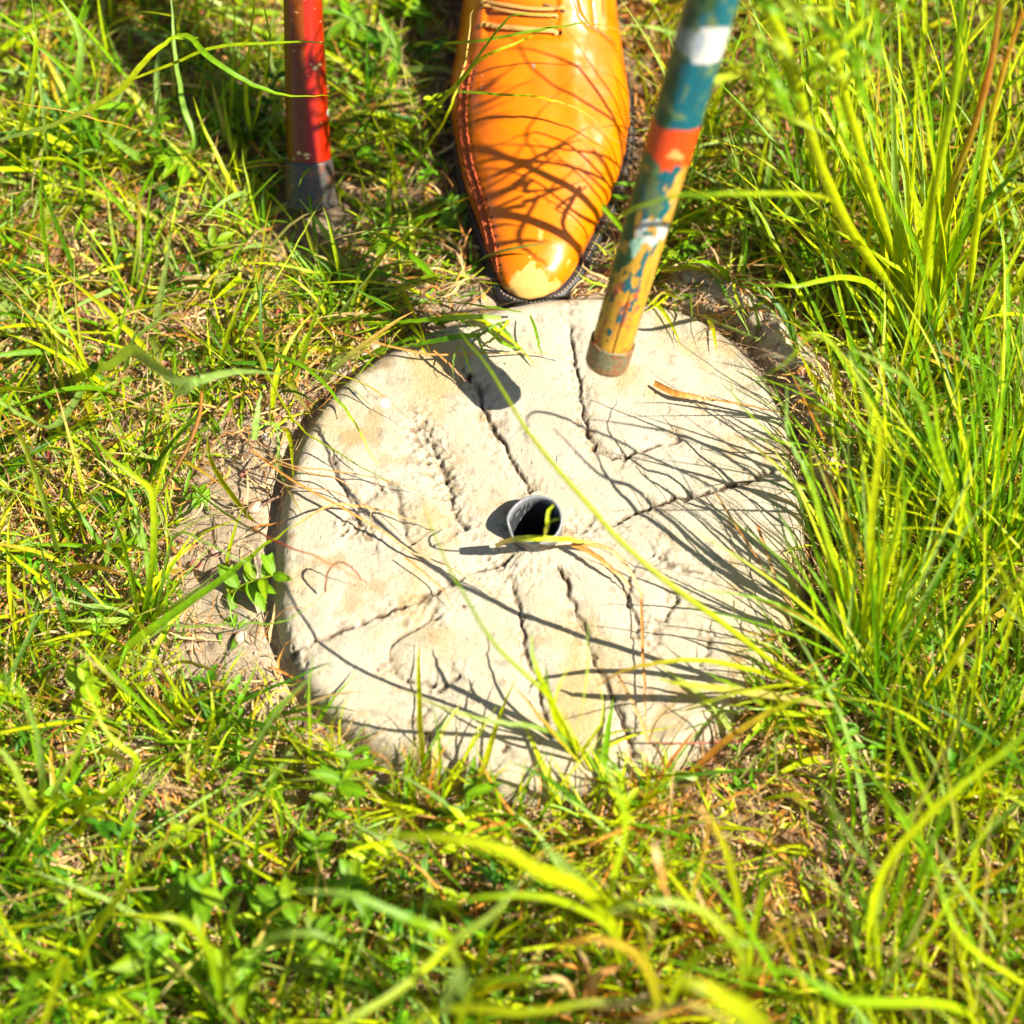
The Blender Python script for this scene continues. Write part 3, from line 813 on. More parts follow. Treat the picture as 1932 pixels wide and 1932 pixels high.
def gen_blades(x, y, az, el, length, width, bend, col0, col1, K=8, twist=0.0, fold=.18, zoff=-.003, droop=1.0, wob=.15):
    """blades from root points: elevation starts at el and falls by bend towards the tip"""
    N = len(x)
    t = np.linspace(0, 1, K)
    z0 = ground_z(x, y) + zoff
    e = el[:, None] - bend[:, None] * t[None] ** 1.3
    A = az[:, None] + (rng.normal(0, 1, N) * twist)[:, None] * t + wob * rng.normal(0, 1, (N, K)).cumsum(1) * .35
    d = np.stack([np.cos(e) * np.cos(A), np.cos(e) * np.sin(A), np.sin(e)], -1)
    step = length[:, None, None] / (K - 1)
    p = np.concatenate([np.zeros((N, 1, 3)), np.cumsum(d[:, :-1] * step, 1)], 1)
    p[..., 0] += x[:, None]; p[..., 1] += y[:, None]; p[..., 2] += z0[:, None]
    # stay above ground and stone
    sdp = stone_sd(p[..., 0], p[..., 1])
    floor_ = np.where(sdp > 0, STOP * np.sqrt(np.clip(1 - (1 - np.clip(sdp / .018, 0, 1)) ** 2.3, 0, 1)) + .002, 0.002)
    p[..., 2] = np.maximum(p[..., 2], np.where(t[None] > .12, np.where(sdp > 0, floor_, z0[:, None] + .004) + .001 * t, -1))
    side = np.stack([-np.sin(A), np.cos(A), 0 * A], -1)
    roll = rng.normal(0, .5, N)[:, None] + rng.normal(0, .6, N)[:, None] * t
    nrm = np.cross(d, side); nrm = np.where(nrm[..., 2:3] < 0, -nrm, nrm)
    s2 = side * np.cos(roll)[..., None] + nrm * np.sin(roll)[..., None]
    n2 = -side * np.sin(roll)[..., None] + nrm * np.cos(roll)[..., None]
    w = width[:, None] * np.clip(np.minimum(.55 + 1.6 * t, 1) * (1 - t ** 2.2) + .03, 0, 1)[None]
    col = col0[:, None] * (1 - t[None, :, None] ** 1.5) + col1[:, None] * t[None, :, None] ** 1.5
    return ribbons(p, s2, n2, w, fold, col)
def warm(c, x, y):
    u, v = proj(np.stack([x, y, 0 * x], -1))
    m = np.clip(sstep(v, 1380, 1600) * sstep(u, 650, 950) * (rng.random(len(x)) < .6) + .35 * (rng.random(len(x)) < .25), 0, 1)
    pal = np.where(rng.random((len(x), 1)) < .7, G_YEL, np.where(rng.random((len(x), 1)) < .5, G_TAN * 1.2, G_STRAW))
    return c * (1 - m[:, None]) + pal * m[:, None]
def pick(N, spec):
    keys = list(spec); pr = np.array([spec[k] for k in keys], float); pr /= pr.sum()
    i = rng.choice(len(keys), N, p=pr)
    c = np.array([COLS[k] for k in keys])[i]
    return c * rng.uniform(.75, 1.25, (N, 1)) * rng.uniform(.92, 1.08, (N, 3))

shoe_c = np.array([cx, y0 + LEN * .45])
def az_free(x, y, az):
    """turn blades near the shoe and the cane foot away from them"""
    s_ = y - y0
    l = np.interp(s_, SS, LL); r = np.interp(s_, SS, RR)
    near = (s_ > -.05) & (s_ < LEN) & (x > l - .045) & (x < r + .05)
    away = np.where(x < (l + r) / 2, np.pi, 0) + rng.normal(0, .5, len(x))
    mixv = near & (rng.random(len(x)) < .85)
    return np.where(mixv, away, az)

def grass_field():
    parts = []
    # 1: fine tufts
    nt, nb = 950, 15
    tx, ty = scatter(nt)
    x = np.repeat(tx, nb) + rng.normal(0, .006, nt * nb); y = np.repeat(ty, nb) + rng.normal(0, .006, nt * nb)
    m = ok_root(x, y, .001); x, y = x[m], y[m]
    N = len(x)
    taz = np.repeat(rng.uniform(0, 2 * np.pi, nt), nb)[m]
    az = az_free(x, y, taz + rng.normal(0, 1.1, N))
    tl = np.repeat(rng.uniform(.5, 1.35, nt), nb)[m]
    c = warm(pick(N, dict(f=5, y=4, d=2.2, s=1, t=.8, o=.4)), x, y)
    c2 = np.where(rng.random((N, 1)) < .25, pick(N, dict(t=2, o=1, y=2)), c * 1.05)
    parts.append(gen_blades(x, y, az, rng.uniform(.5, 1.35, N), rng.uniform(.02, .065, N) * tl, rng.uniform(.0011, .0029, N), rng.uniform(.4, 1.9, N), c, c2, K=7, twist=.5))
    # 2: broader blades
    N = 4300
    x, y = scatter(N); az = az_free(x, y, rng.uniform(0, 2 * np.pi, N))
    c = warm(pick(N, dict(f=5, y=3.5, d=1.8, s=2.0)), x, y); c2 = np.where(rng.random((N, 1)) < .18, pick(N, dict(t=1, o=1)), c)
    parts.append(gen_blades(x, y, az, rng.uniform(.25, 1.2, N), rng.uniform(.03, .095, N), rng.uniform(.0024, .0056, N), rng.uniform(.3, 1.7, N), c, c2, K=8, twist=.5))
    # 3: tall fine grass on the right and in the front
    N = 1700
    def dn_(u, v): return np.clip(1.15 * sstep(u, 1480, 1700) + .55 * sstep(v, 1560, 1760) + .35 * sstep(u, 420, 150) + .12, 0, 1)
    x, y = scatter(N, .012, dens=dn_)
    u, v = proj(np.stack([x, y, 0 * x], -1))
    R_side = u > 1450
    az = np.where(R_side, rng.normal(1.75, .8, N), rng.uniform(0, 2 * np.pi, N)); az = az_free(x, y, az)
    L = np.where(R_side, rng.uniform(.08, .20, N), rng.uniform(.06, .13, N))
    c = pick(N, dict(f=4, y=6, s=.8, d=.7)); c2 = np.where(rng.random((N, 1)) < .15, pick(N, dict(t=1, o=1)), c)
    parts.append(gen_blades(x, y, az, rng.uniform(.9, 1.45, N), L, rng.uniform(.0018, .0042, N), rng.uniform(.1, 1.0, N), c, c2, K=9, twist=.3))
    V, Q, C = join(parts)
    print('grass quads', len(Q))
    link('grass', mesh_from('grass', V, Q, C), M_blade, None, kind='stuff', label='dense short green and yellow-green grass blades around the stone')
def thatch():
    N = 36000
    x, y = scatter(N, .0015, use_d=False, dens=lambda u, v: np.clip(1 - .95 * np.exp(-(((u - 450) / 150) ** 2 + ((v - 1080) / 260) ** 2) ** 2) - .85 * np.exp(-(((u - 1450) / 120) ** 2 + ((v - 660) / 120) ** 2) ** 2) - .6 * np.exp(-(((u - 620) / 60) ** 2 + ((v - 460) / 50) ** 2))  , .03, 1))
    az = rng.uniform(0, 2 * np.pi, N)
    c = pick(N, dict(t=3.0, o=2.2, b=3.0, y=1.2, f=.8, r=.12)) * 1.05
    p = gen_blades(x, y, az, rng.uniform(.0, .6, N), rng.uniform(.008, .034, N), rng.uniform(.0006, .0022, N), rng.uniform(-.2, 1.0, N), c, c * .9, K=5, twist=1.0, zoff=.0008 + rng.random(N) * .004, wob=.5)
    link('dry_thatch', mesh_from('dry_thatch', *p), M_straw, None, kind='stuff', label='dead brown and straw coloured stems littering the soil under the grass')
    N = 9000
    # hair-thin roots and wisps
    x, y = scatter(N, .0015, use_d=False)
    c = pick(N, dict(t=3, o=2, b=2))
    p = gen_blades(x, y, rng.uniform(0, 2 * np.pi, N), rng.uniform(.1, 1.0, N), rng.uniform(.02, .06, N), rng.uniform(.0003, .0007, N), rng.uniform(0, 2, N), c, c, K=8, twist=1.5, wob=.4)
    link('dry_wisps', mesh_from('dry_wisps', *p), M_straw, None, kind='stuff', label='hair-thin dry wisps tangled through the grass')
grass_field()
thatch()

# leaf mesh: ovate, folded on the midrib
def leaf_arr(L, W, curl=.25, fold=.18, K=7):
    t = np.linspace(0, 1, K)
    w = W * np.sin(np.pi * np.clip(t * .93 + .05, 0, 1)) ** .8 * (1 - .25 * t)
    x = L * t; z = -curl * L * t ** 2 + .12 * L * t
    V = []
    for k_ in range(K):
        V += [[x[k_], -w[k_] / 2, z[k_] + fold * w[k_]], [x[k_], -w[k_] / 4, z[k_] + fold * .35 * w[k_]], [x[k_], 0, z[k_]], [x[k_], w[k_] / 4, z[k_] + fold * .35 * w[k_]], [x[k_], w[k_] / 2, z[k_] + fold * w[k_]]]
    return np.array(V), grid_quads(K, 5)
def rotmat(az, el, roll):
    return np.array(Matrix.Rotation(az, 3, 'Z') @ Matrix.Rotation(-el, 3, 'Y') @ Matrix.Rotation(roll, 3, 'X'))
def ground_cover():
    parts = []
    def dens(u, v): return np.clip(sstep(v, 1560, 1700) * sstep(u, 1250, 900) * 1.0 + .45 * sstep(v, 420, 250) * np.exp(-((u - 720) / 110) ** 2) + .5 * sstep(u, 1750, 1850) * (v > 800) * (v < 1500) + .08 + .2 * np.exp(-((u - 1330) / 110) ** 2) * (v < 300) + .25 * sstep(v, 1350, 1500) * sstep(u, 400, 200), 0, 1)
    n = 560
    x, y = scatter(n, .008, dens=dens)
    z = ground_z(x, y)
    for i in range(n):
        az = rng.uniform(0, 2 * np.pi); L = rng.uniform(.018, .05); pairs = rng.integers(3, 6)
        el = rng.uniform(.2, 1.3)
        path = np.array([x[i], y[i], z[i]]) + np.linspace(0, 1, 6)[:, None] * L * np.array([math.cos(az) * math.cos(el), math.sin(az) * math.cos(el), math.sin(el)])
        col = pick(1, dict(f=5, y=3, d=3))[0] * np.array([.9, 1.05, 1])
        V, Q = tube(path, .0006, 4)
        parts.append((V, Q, np.broadcast_to(col * .8, V.shape)))
        ls = rng.uniform(.006, .0115)
        for k_ in range(pairs):
            b = lerp(path[0], path[-1], (k_ + 1) / pairs)
            for sgn in (-1, 1):
                V, Q = leaf_arr(ls * rng.uniform(.8, 1.2), ls * rng.uniform(.42, .6), rng.uniform(0, .5), .15, 5)
                M = rotmat(az + sgn * rng.uniform(.8, 1.6) + (k_ % 2) * .9, rng.uniform(-.1, .7), rng.normal(0, .3))
                parts.append((V @ M.T + b, Q, np.broadcast_to(col * rng.uniform(.8, 1.25), V.shape)))
    V, Q, C = join(parts)
    link('ground_cover', mesh_from('ground_cover', V, Q, C), M_leaf, None, kind='stuff', label='low carpet of small oval green leaves among the grass')
ground_cover()
# crumbs and grit
def grit():
    parts = []
    n = 1500
    x, y = scatter(n, .001, use_d=False, dens=lambda u, v: np.clip(np.exp(-(((u - 480) / 110) ** 2 + ((v - 1050) / 280) ** 2)) + .25 + .6 * np.exp(-(((u - 1480) / 120) ** 2 + ((v - 700) / 200) ** 2)), 0, 1))
    z = ground_z(x, y)
    ico = np.array([[0, 0, 1], [.9, 0, .3], [.28, .85, .3], [-.72, .53, .3], [-.72, -.53, .3], [.28, -.85, .3], [.6, .5, -.5], [-.3, .8, -.5], [-.85, 0, -.5], [-.3, -.8, -.5], [.6, -.5, -.5]])
    T = np.array([[0, 1, 2], [0, 2, 3], [0, 3, 4], [0, 4, 5], [0, 5, 1], [1, 6, 2], [2, 6, 7], [2, 7, 3], [3, 7, 8], [3, 8, 4], [4, 8, 9], [4, 9, 5], [5, 9, 10], [5, 10, 1], [1, 10, 6]])
    for i in range(n):
        r = rng.uniform(.0006, .0022) * (1 + (rng.random() < .08))
        V = ico * rng.uniform(.6, 1.2, (11, 1)) * np.array([1, rng.uniform(.6, 1), rng.uniform(.5, .9)]) * r
        V = V @ rotmat(rng.uniform(0, 6), rng.uniform(0, 1), 0).T + [x[i], y[i], z[i] + r * .3]
        c = np.array([.45, .34, .23]) * rng.uniform(.6, 1.3) * (np.array([1.2, .7, .6]) if rng.random() < .12 else 1)
        parts.append((V, T, np.broadcast_to(c, V.shape)))
    V, Q, C = join(parts)
    link('soil_crumbs', mesh_from('soil_crumbs', V, Q, C, smooth=False), M_pebble, None, kind='stuff', label='crumbs of dry soil and grit round the stone')
grit()

# ------------------------------------------------------------------ plants that can be told apart
def hero_blade(parent, pts, w, cols='y', K=26, name='blade', fold=.16, round_=False, seed=0, mat_=None, tipw=.12, basew=.7):
    """one long blade through picture points (u, v, height above ground); width in picture units at the middle"""
    P3 = np.array([P(u, v, z) for u, v, z in pts])
    path = spline(P3, K)
    path += rng.normal(0, .0004, path.shape) * np.linspace(0, 1, K)[:, None]
    t = np.linspace(0, 1, K)
    d = np.gradient(path, axis=0); d /= np.linalg.norm(d, axis=1, keepdims=True)
    mid = path[K // 2]
    wm = w * depth_of(mid) / FPX
    prof = np.minimum(basew + (1 - basew) * t * 3, 1) * (1 - (1 - tipw) * t ** 2.4)
    keys = [COLS[c] for c in cols]
    ct = np.array([[np.interp(q_ * (len(keys) - 1), np.arange(len(keys)), [k_[j] for k_ in keys]) for j in range(3)] for q_ in t]) if len(keys) > 1 else np.broadcast_to(keys[0], (K, 3)).copy()
    ct = ct * rng.uniform(.88, 1.15)
    if round_:
        V, Q = tube(path, wm * .5 * prof, 7)
        C = np.repeat(ct, 7, 0)
    else:
        view = CAM - path; view /= np.linalg.norm(view, axis=1, keepdims=True)
        up = np.array([0, -.25, 1.0]) + rng.normal(0, .28, 3)
        s_ = np.cross(d, up); s_ /= np.linalg.norm(s_, axis=1, keepdims=True) + 1e-9
        n_ = np.cross(s_, d)
        tw = np.linspace(0, rng.normal(0, .45), K)
        s2 = s_ * np.cos(tw)[:, None] + n_ * np.sin(tw)[:, None]; n2 = -s_ * np.sin(tw)[:, None] + n_ * np.cos(tw)[:, None]
        V, Q, C = ribbons(path[None], s2[None], n2[None], (wm * prof)[None], fold, ct[None])
    m_ = mat_ or (M_straw if set(cols) <= set('tob') else M_blade)
    return link(name, mesh_from(name, V, Q, C), m_, parent)
def clump(name, label, cat, root, blades, extra=0, group=None, reach=.2, wide=.003, cols='yf', az0=None, spread=.7, elr=(.9, 1.4)):
    """a plant whose traced blades all rise from one root; more blades fill it out"""
    r3 = P(*root, 0.0); r3[2] = float(ground_z(np.array([r3[0]]), np.array([r3[1]]))[0]) if stone_sd(r3[0], r3[1]) < 0 else .03
    e = thing(name, r3, label, cat, group)
    for b in blades:
        pts, w, c = b[0], b[1], b[2]
        kw = b[3] if len(b) > 3 else {}
        pts = list(pts)
        if not kw.pop('noroot', False):
            jx, jy = rng.normal(0, 8), rng.normal(0, 6)
            pts = [(root[0] + jx, root[1] + jy, 0.0)] + pts
        hero_blade(e, pts, w, c, **kw)
    for i in range(extra):
        az = (rng.uniform(0, 2 * np.pi) if az0 is None else rng.normal(az0, spread)); el = rng.uniform(*elr)
        L = reach * rng.uniform(.5, 1.05)
        q0 = r3[:2] + rng.normal(0, .008, 2)
        N = 1
        c0 = np.array([COLS[cols[rng.integers(len(cols))]]]) * rng.uniform(.8, 1.2)
        p = gen_blades(q0[:1], q0[1:2], np.array([az]), np.array([el]), np.array([L]), np.array([wide * rng.uniform(.6, 1.2)]), np.array([rng.uniform(.1, 1.1)]), c0, c0 * rng.uniform(.9, 1.2), K=14, twist=.3, wob=.05)
        link('blade', mesh_from('blade', *p), M_blade, e)
    return e
H = dict
# long stems over the stone
clump('grass_stalk', 'long yellow-green grass stem arching diagonally across the stone from its lower right', 'grass stem', (1640,1345),
  [([(1560,1312,.035),(1480,1265,.075),(1330,1150,.125),(1200,1050,.15),(1100,940,.165),(1000,820,.17),(930,705,.165),(868,628,.155)], 13, 'yyyyf', H(round_=True, tipw=.2)),
   ([(1540,1300,.04),(1440,1270,.07),(1324,1246,.09),(1229,1253,.095),(1166,1270,.09),(1124,1300,.08)], 13, 'yyo'),
   ([(1500,1320,.05),(1400,1305,.08),(1302,1292,.10),(1239,1280,.10)], 20, 'ty', H(fold=.1)),
   ([(1480,1345,.05),(1400,1300,.07),(1330,1268,.09)], 12, 'yf'),
   ([(1524,1300,.04),(1430,1320,.06),(1360,1335,.07)], 10, 'sy')])
clump('grass_stalk', 'thin arching grass stem rising from the lower edge of the stone towards the C-shaped groove', 'grass stem', (1118,1475),
  [([(1075,1385,.06),(1030,1310,.10),(940,1222,.135),(880,1130,.15),(820,1010,.15),(790,930,.14)], 9, 'yyfy', H(round_=True)),
   ([(1060,1370,.05),(1022,1285,.09),(1006,1240,.10),(1003,1195,.105)], 13, 'yf'),
   ([(1065,1390,.05),(1035,1310,.08),(1030,1260,.09)], 17, 'fyd'),
   ([(1070,1400,.05),(1010,1372,.085),(930,1362,.10),(850,1340,.105),(760,1300,.10)], 10, 'fsy'),
   ([(1090,1400,.04),(1100,1330,.08),(1108,1250,.10),(1110,1170,.105)], 8, 'ys'),
   ([(1090,1410,.04),(1045,1340,.09),(1070,1260,.10)], 10, 'y'),
   ([(1100,1420,.04),(1135,1360,.07),(1130,1280,.09)], 9, 'y'),
   ([(1085,1430,.04),(1050,1390,.07),(1000,1330,.09),(965,1290,.10)], 7, 'yo')], extra=10, reach=.10, wide=.002)
clump('grass_stalk', 'broad bright green blade lying from the left over the stone rim', 'grass blade', (190,1290),
  [([(246,1217,.03),(340,1150,.045),(430,1085,.055),(500,1030,.058),(556,992,.055)], 19, 'yffy'),
   ([(556,992,.055),(620,955,.05),(680,955,.045),(740,970,.042),(830,1000,.04)], 5, 'oot', H(noroot=True, name='dry_tip', tipw=.3)),
   ([(300,1190,.03),(360,1182,.04),(460,1176,.05),(540,1170,.055),(625,1110,.058)], 5, 'sf')])
clump('grass_stalk', 'pink and green grass stem leaning over the left rim of the stone', 'grass stem', (330,900),
  [([(420,965,.05),(519,1020,.085),(614,1058,.09),(694,1100,.085)], 5, 'yfrot', H(round_=True))])
clump('grass_stalk', 'thin green blades crossing the upper left of the stone', 'grass stem', (470,640),
  [([(519,668,.045),(586,700,.06),(656,780,.065),(713,877,.055)], 9, 'yffy'),
   ([(500,700,.04),(560,800,.05),(640,855,.052),(763,925,.045)], 5, 'yyf', H(round_=True)),
   ([(560,690,.045),(627,703,.055),(710,737,.055),(777,798,.045)], 4, 'dyo', H(round_=True))])
# dry straws on the stone
def straw(label, specs, root=None, name='dry_stalk', cat='dry stalk'):
    p0 = P(*specs[0][0][0])
    e = thing(name, p0, label, cat)
    for pts, w, c in [q_[:3] for q_ in specs]:
        hero_blade(e, pts, w, c, name='stem', K=24, fold=.25, tipw=.35, mat_=M_straw, basew=.9)
    return e
S0 = .0385
straw('thin orange-brown stalk lying across the top of the stone from the left edge', [([(583,612,.022),(640,628,.034),(694,643,.044),(814,669,.046),(916,666,.045),(1000,664,.043),(1062,675,.041)], 4.5, 'oot')])
straw('short brown straw over the stick shadow on the stone', [([(818,662,.046),(850,690,.046),(884,724,.041)], 5, 'ob')])
straw('long twin tan straws crossing the left of the stone towards its middle', [([(472,849,.03),(550,906,.042),(636,953,.046),(723,1003,.045),(772,1038,.044),(850,1071,.043),(930,1120,.040)], 5.5, 'oott'),
   ([(480,845,.03),(550,878,.045),(620,888,.048),(700,900,.045),(790,925,.041)], 3.2, 'too'),
   ([(480,860,.03),(570,890,.05),(640,905,.052),(690,950,.05),(705,985,.042)], 3, 'ot'),
   ([(764,1051,.046),(800,1080,.044),(835,1112,.042),(858,1150,.040)], 4.5, 'ot'),
   ([(470,860,.03),(540,915,.04),(620,925,.043),(700,960,.043),(760,1010,.041)], 2.5, 'tb')])
straw('orange dry grass leaves running right of the pipe and down the stone', [([(1079,1027,.046),(1110,1040,.047),(1137,1058,.047),(1165,1082,.045),(1190,1106,.042)], 10, 'oot'),
   ([(1083,1027,.046),(1143,1033,.048),(1181,1068,.047),(1200,1100,.044),(1211,1133,.042)], 9, 'otto'),
   ([(1000,1030,.045),(1040,1031,.047),(1083,1027,.046)], 3, 'to'),
   ([(1210,1131,.042),(1213,1220,.042),(1217,1310,.041),(1222,1400,.040)], 6, 'oot'),
   ([(1222,1400,.042),(1205,1350,.044),(1180,1300,.044),(1165,1270,.042)], 9, 'oto'),
   ([(1226,1395,.042),(1240,1360,.046),(1275,1325,.05),(1310,1290,.052)], 5, 'oy'),
   ([(1222,1400,.041),(1300,1402,.041),(1420,1395,.035)], 4, 'br')])
straw('flat brown dry leaf right of the painted stick tip', [([(1235,722,.041),(1274,741,.043),(1310,748,.043),(1350,755,.042)], 13, 'oot'), ([(1345,754,.043),(1410,766,.045),(1477,780,.045),(1500,783,.04)], 5.5, 'ob')])
straw('pale straw with a fine seed head on the right half of the stone', [([(1350,930,.041),(1385,985,.043),(1420,1040,.044),(1460,1110,.044)], 5, 'tob'), ([(1429,991,.043),(1451,1054,.047),(1470,1105,.05),(1499,1149,.05),(1535,1185,.04)], 6, 'oto'),
   ([(1385,1133,.041),(1388,1165,.05),(1410,1190,.055),(1451,1197,.05),(1499,1194,.04)], 4, 'yo')])
straw('dark curled dry blade on the left of the stone', [([(613,1117,.042),(618,1080,.055),(640,1060,.06),(668,1075,.058),(690,1100,.045)], 5, 'bbr')])
straw('curved yellow leaf lying over the front of the pipe', [([(935,1032,.040),(972,1018,.075),(1020,1016,.085),(1061,1017,.08),(1095,1021,.06),(1130,1026,.041)], 12, 'tyyt')], name='dry_leaf', cat='dry leaf')
straw('forked yellow stem leaning over the mouth of the pipe', [([(1018,1024,.045),(1027,1008,.09),(1032,990,.115),(1035,968,.12),(1042,952,.115)], 8, 'oyy'), ([(1032,990,.115),(1044,983,.12),(1062,976,.12)], 7, 'yf')], name='forked_stem', cat='stem')
# creeping shoot between shoe and stone
clump('creeping_shoot', 'leafy green shoot trailing over the top edge of the stone before the shoe toe', 'grass shoot', (1010,600),
  [([(960,605,.045),(930,615,.05),(905,635,.05),(880,655,.047)], 6, 'sf', H(round_=True, noroot=True)),
   ([(985,590,.045),(930,582,.06),(860,572,.062),(792,567,.055)], 13, 'ffs', H(noroot=True)),
   ([(945,600,.05),(900,597,.055),(820,602,.055),(740,608,.045),(675,611,.035)], 11, 'sff', H(noroot=True)),
   ([(905,632,.05),(860,636,.055),(805,646,.05),(752,653,.043)], 12, 'fdf', H(noroot=True)),
   ([(873,655,.048),(880,680,.052),(890,702,.05),(901,722,.041)], 9, 'fd', H(noroot=True)),
   ([(870,650,.048),(860,665,.05),(855,690,.05),(858,715,.045)], 5, 's', H(noroot=True)),
   ([(940,610,.05),(960,632,.055),(975,650,.05)], 7, 'fs', H(noroot=True)),
   ([(920,620,.05),(945,645,.052),(970,655,.045),(985,660,.042)], 7, 'f', H(noroot=True)),
   ([(1000,596,.045),(1010,620,.05),(1017,650,.05),(1022,668,.045)], 6, 'f', H(noroot=True)),
   ([(900,635,.05),(910,660,.05),(925,675,.045)], 6, 'f', H(noroot=True)),
   ([(960,605,.05),(930,640,.058),(900,655,.055)], 6, 'yf', H(noroot=True)),
   ([(866,628,.05),(880,645,.052),(900,660,.05),(905,672,.048)], 6, 'oy', H(noroot=True))])
# blades in front of the shoe
clump('grass_stalk', 'green grass shoot whose blades cross the laces of the shoe', 'grass blade', (760,260),
  [([(800,225,.07),(830,195,.10),(863,160,.12),(900,119,.135),(932,98,.14),(980,80,.14),(1021,59,.13)], 11, 'ffyf'),
   ([(863,160,.12),(891,123,.135),(928,72,.15),(963,33,.16),(1000,27,.16),(1035,31,.155),(1103,72,.13)], 7, 'ffy', H(noroot=True)),
   ([(838,82,.11),(912,76,.135),(1004,59,.14),(1076,47,.14),(1125,45,.135),(1220,78,.11)], 7, 'ffs', H(noroot=True)),
   ([(780,300,.03),(825,250,.06),(845,215,.08),(858,180,.09),(878,120,.10),(885,60,.11),(892,18,.11)], 6, 'fyt')])
clump('grass_stalk', 'single curved blade lying over the middle of the orange shoe', 'grass blade', (800,215),
  [([(830,178,.07),(857,173,.08),(932,178,.092),(1000,182,.092),(1051,193,.088),(1107,215,.08),(1166,271,.06)], 9, 'ffyt')])
clump('grass_stalk', 'blurred pale green blade crossing in front of the painted stick', 'grass blade', (1690,540),
  [([(1640,480,.10),(1590,400,.19),(1540,370,.235),(1415,366,.26),(1330,368,.265),(1261,373,.262),(1182,403,.25),(1120,448,.23)], 13, 'yyfy')])
# tall clumps on the right
clump('tall_grass_clump', 'tall yellow-green clump with thick jointed stems in the upper right', 'tall grass', (1735,660),
  [([(1724,598,.03),(1680,540,.07),(1612,444,.13),(1560,342,.18),(1512,191,.24),(1485,92,.28),(1441,0,.31),(1420,-60,.33)], 22, 'yyyyyf', H(round_=True, tipw=.7)),
   ([(1783,513,.08),(1772,400,.14),(1765,325,.17),(1731,150,.23),(1690,20,.28)], 16, 'yyf'),
   ([(1714,544,.06),(1714,444,.10),(1707,239,.17),(1680,137,.2),(1629,0,.24)], 9, 'fys'),
   ([(1740,560,.06),(1762,376,.15),(1800,171,.22),(1812,0,.28)], 19, 'yyf', H(round_=True, tipw=.4)),
   ([(1817,564,.06),(1841,444,.12),(1868,239,.19),(1929,17,.26)], 16, 'oyyo', H(round_=True, tipw=.4)),
   ([(1663,554,.07),(1595,523,.11),(1492,540,.13),(1400,533,.12)], 13, 'yf'),
   ([(1700,560,.05),(1632,308,.15),(1622,188,.18),(1639,58,.2)], 12, 'yyf'),
   ([(1690,500,.06),(1600,300,.16),(1543,239,.2),(1533,120,.24),(1499,0,.28)], 13, 'yf'),
   ([(1700,520,.06),(1640,360,.13),(1575,190,.2),(1560,0,.26)], 8, 'f'),
   ([(1780,520,.07),(1854,393,.14),(1940,300,.18)], 22, 'fd'),
   ([(1720,580,.04),(1660,400,.13),(1600,200,.21),(1570,60,.26),(1560,-60,.29)], 19, 'yyy', H(round_=True, tipw=.6)),
   ([(1760,580,.04),(1790,380,.13),(1850,200,.2),(1885,20,.26),(1890,-80,.29)], 17, 'yyof', H(round_=True, tipw=.4)),
   ([(1780,600,.03),(1860,520,.08),(1940,420,.13)], 18, 'yf'),
   ([(1730,560,.05),(1700,420,.12),(1670,300,.17),(1700,160,.22)], 15, 'yf'),
   ([(1760,560,.06),(1650,480,.1),(1560,430,.13),(1460,400,.14),(1350,330,.13)], 10, 'yf'),
   ([(1760,520,.06),(1700,300,.14),(1600,160,.2),(1480,60,.22),(1360,90,.21)], 9, 'yf'),
   ([(1740,500,.08),(1780,250,.18),(1860,60,.24),(1900,-20,.26)], 12, 'yf')], extra=46, reach=.28, wide=.0040, cols='yyfs', az0=1.9, spread=.6)
_hi = []
for _k in range(120):
    _u, _v = 1400 + 270 * rng.random(), (-420 + 330 * rng.random()) if _k % 2 else (-120 + 330 * rng.random())
    _z = .31 - .10 * (_v / 340) * rng.uniform(.8, 1.2) - .04 * rng.random()
    _a = rng.uniform(0, 2 * np.pi); _l = rng.uniform(60, 170)
    _hi.append(([(_u, _v, _z), (_u + .5 * _l * math.cos(_a), _v + .5 * _l * math.sin(_a), _z + .012), (_u + _l * math.cos(_a), _v + _l * math.sin(_a), _z - .006)], rng.uniform(7, 20), ('yf', 'ys', 'f')[_k % 3], dict(noroot=True)))
clump('tall_grass_clump', 'airy stems with thin side leaves at the top edge right of the painted stick', 'tall grass', (1560,470),
  [([(1540,340,.08),(1500,150,.2),(1470,0,.28),(1450,-80,.31)], 8, 'yf', H(round_=True)), ([(1575,340,.08),(1580,180,.16),(1560,60,.24),(1540,-60,.3)], 8, 'yf', H(round_=True)), ([(1600,300,.08),(1620,60,.2),(1600,-120,.27),(1560,-300,.3)], 9, 'yf', H(round_=True)), ([(1540,200,.14),(1520,-60,.22),(1500,-200,.28)], 9, 'yf', H(round_=True))] + _hi, extra=14, reach=.26, wide=.0034, cols='yf', az0=1.9, spread=.4)
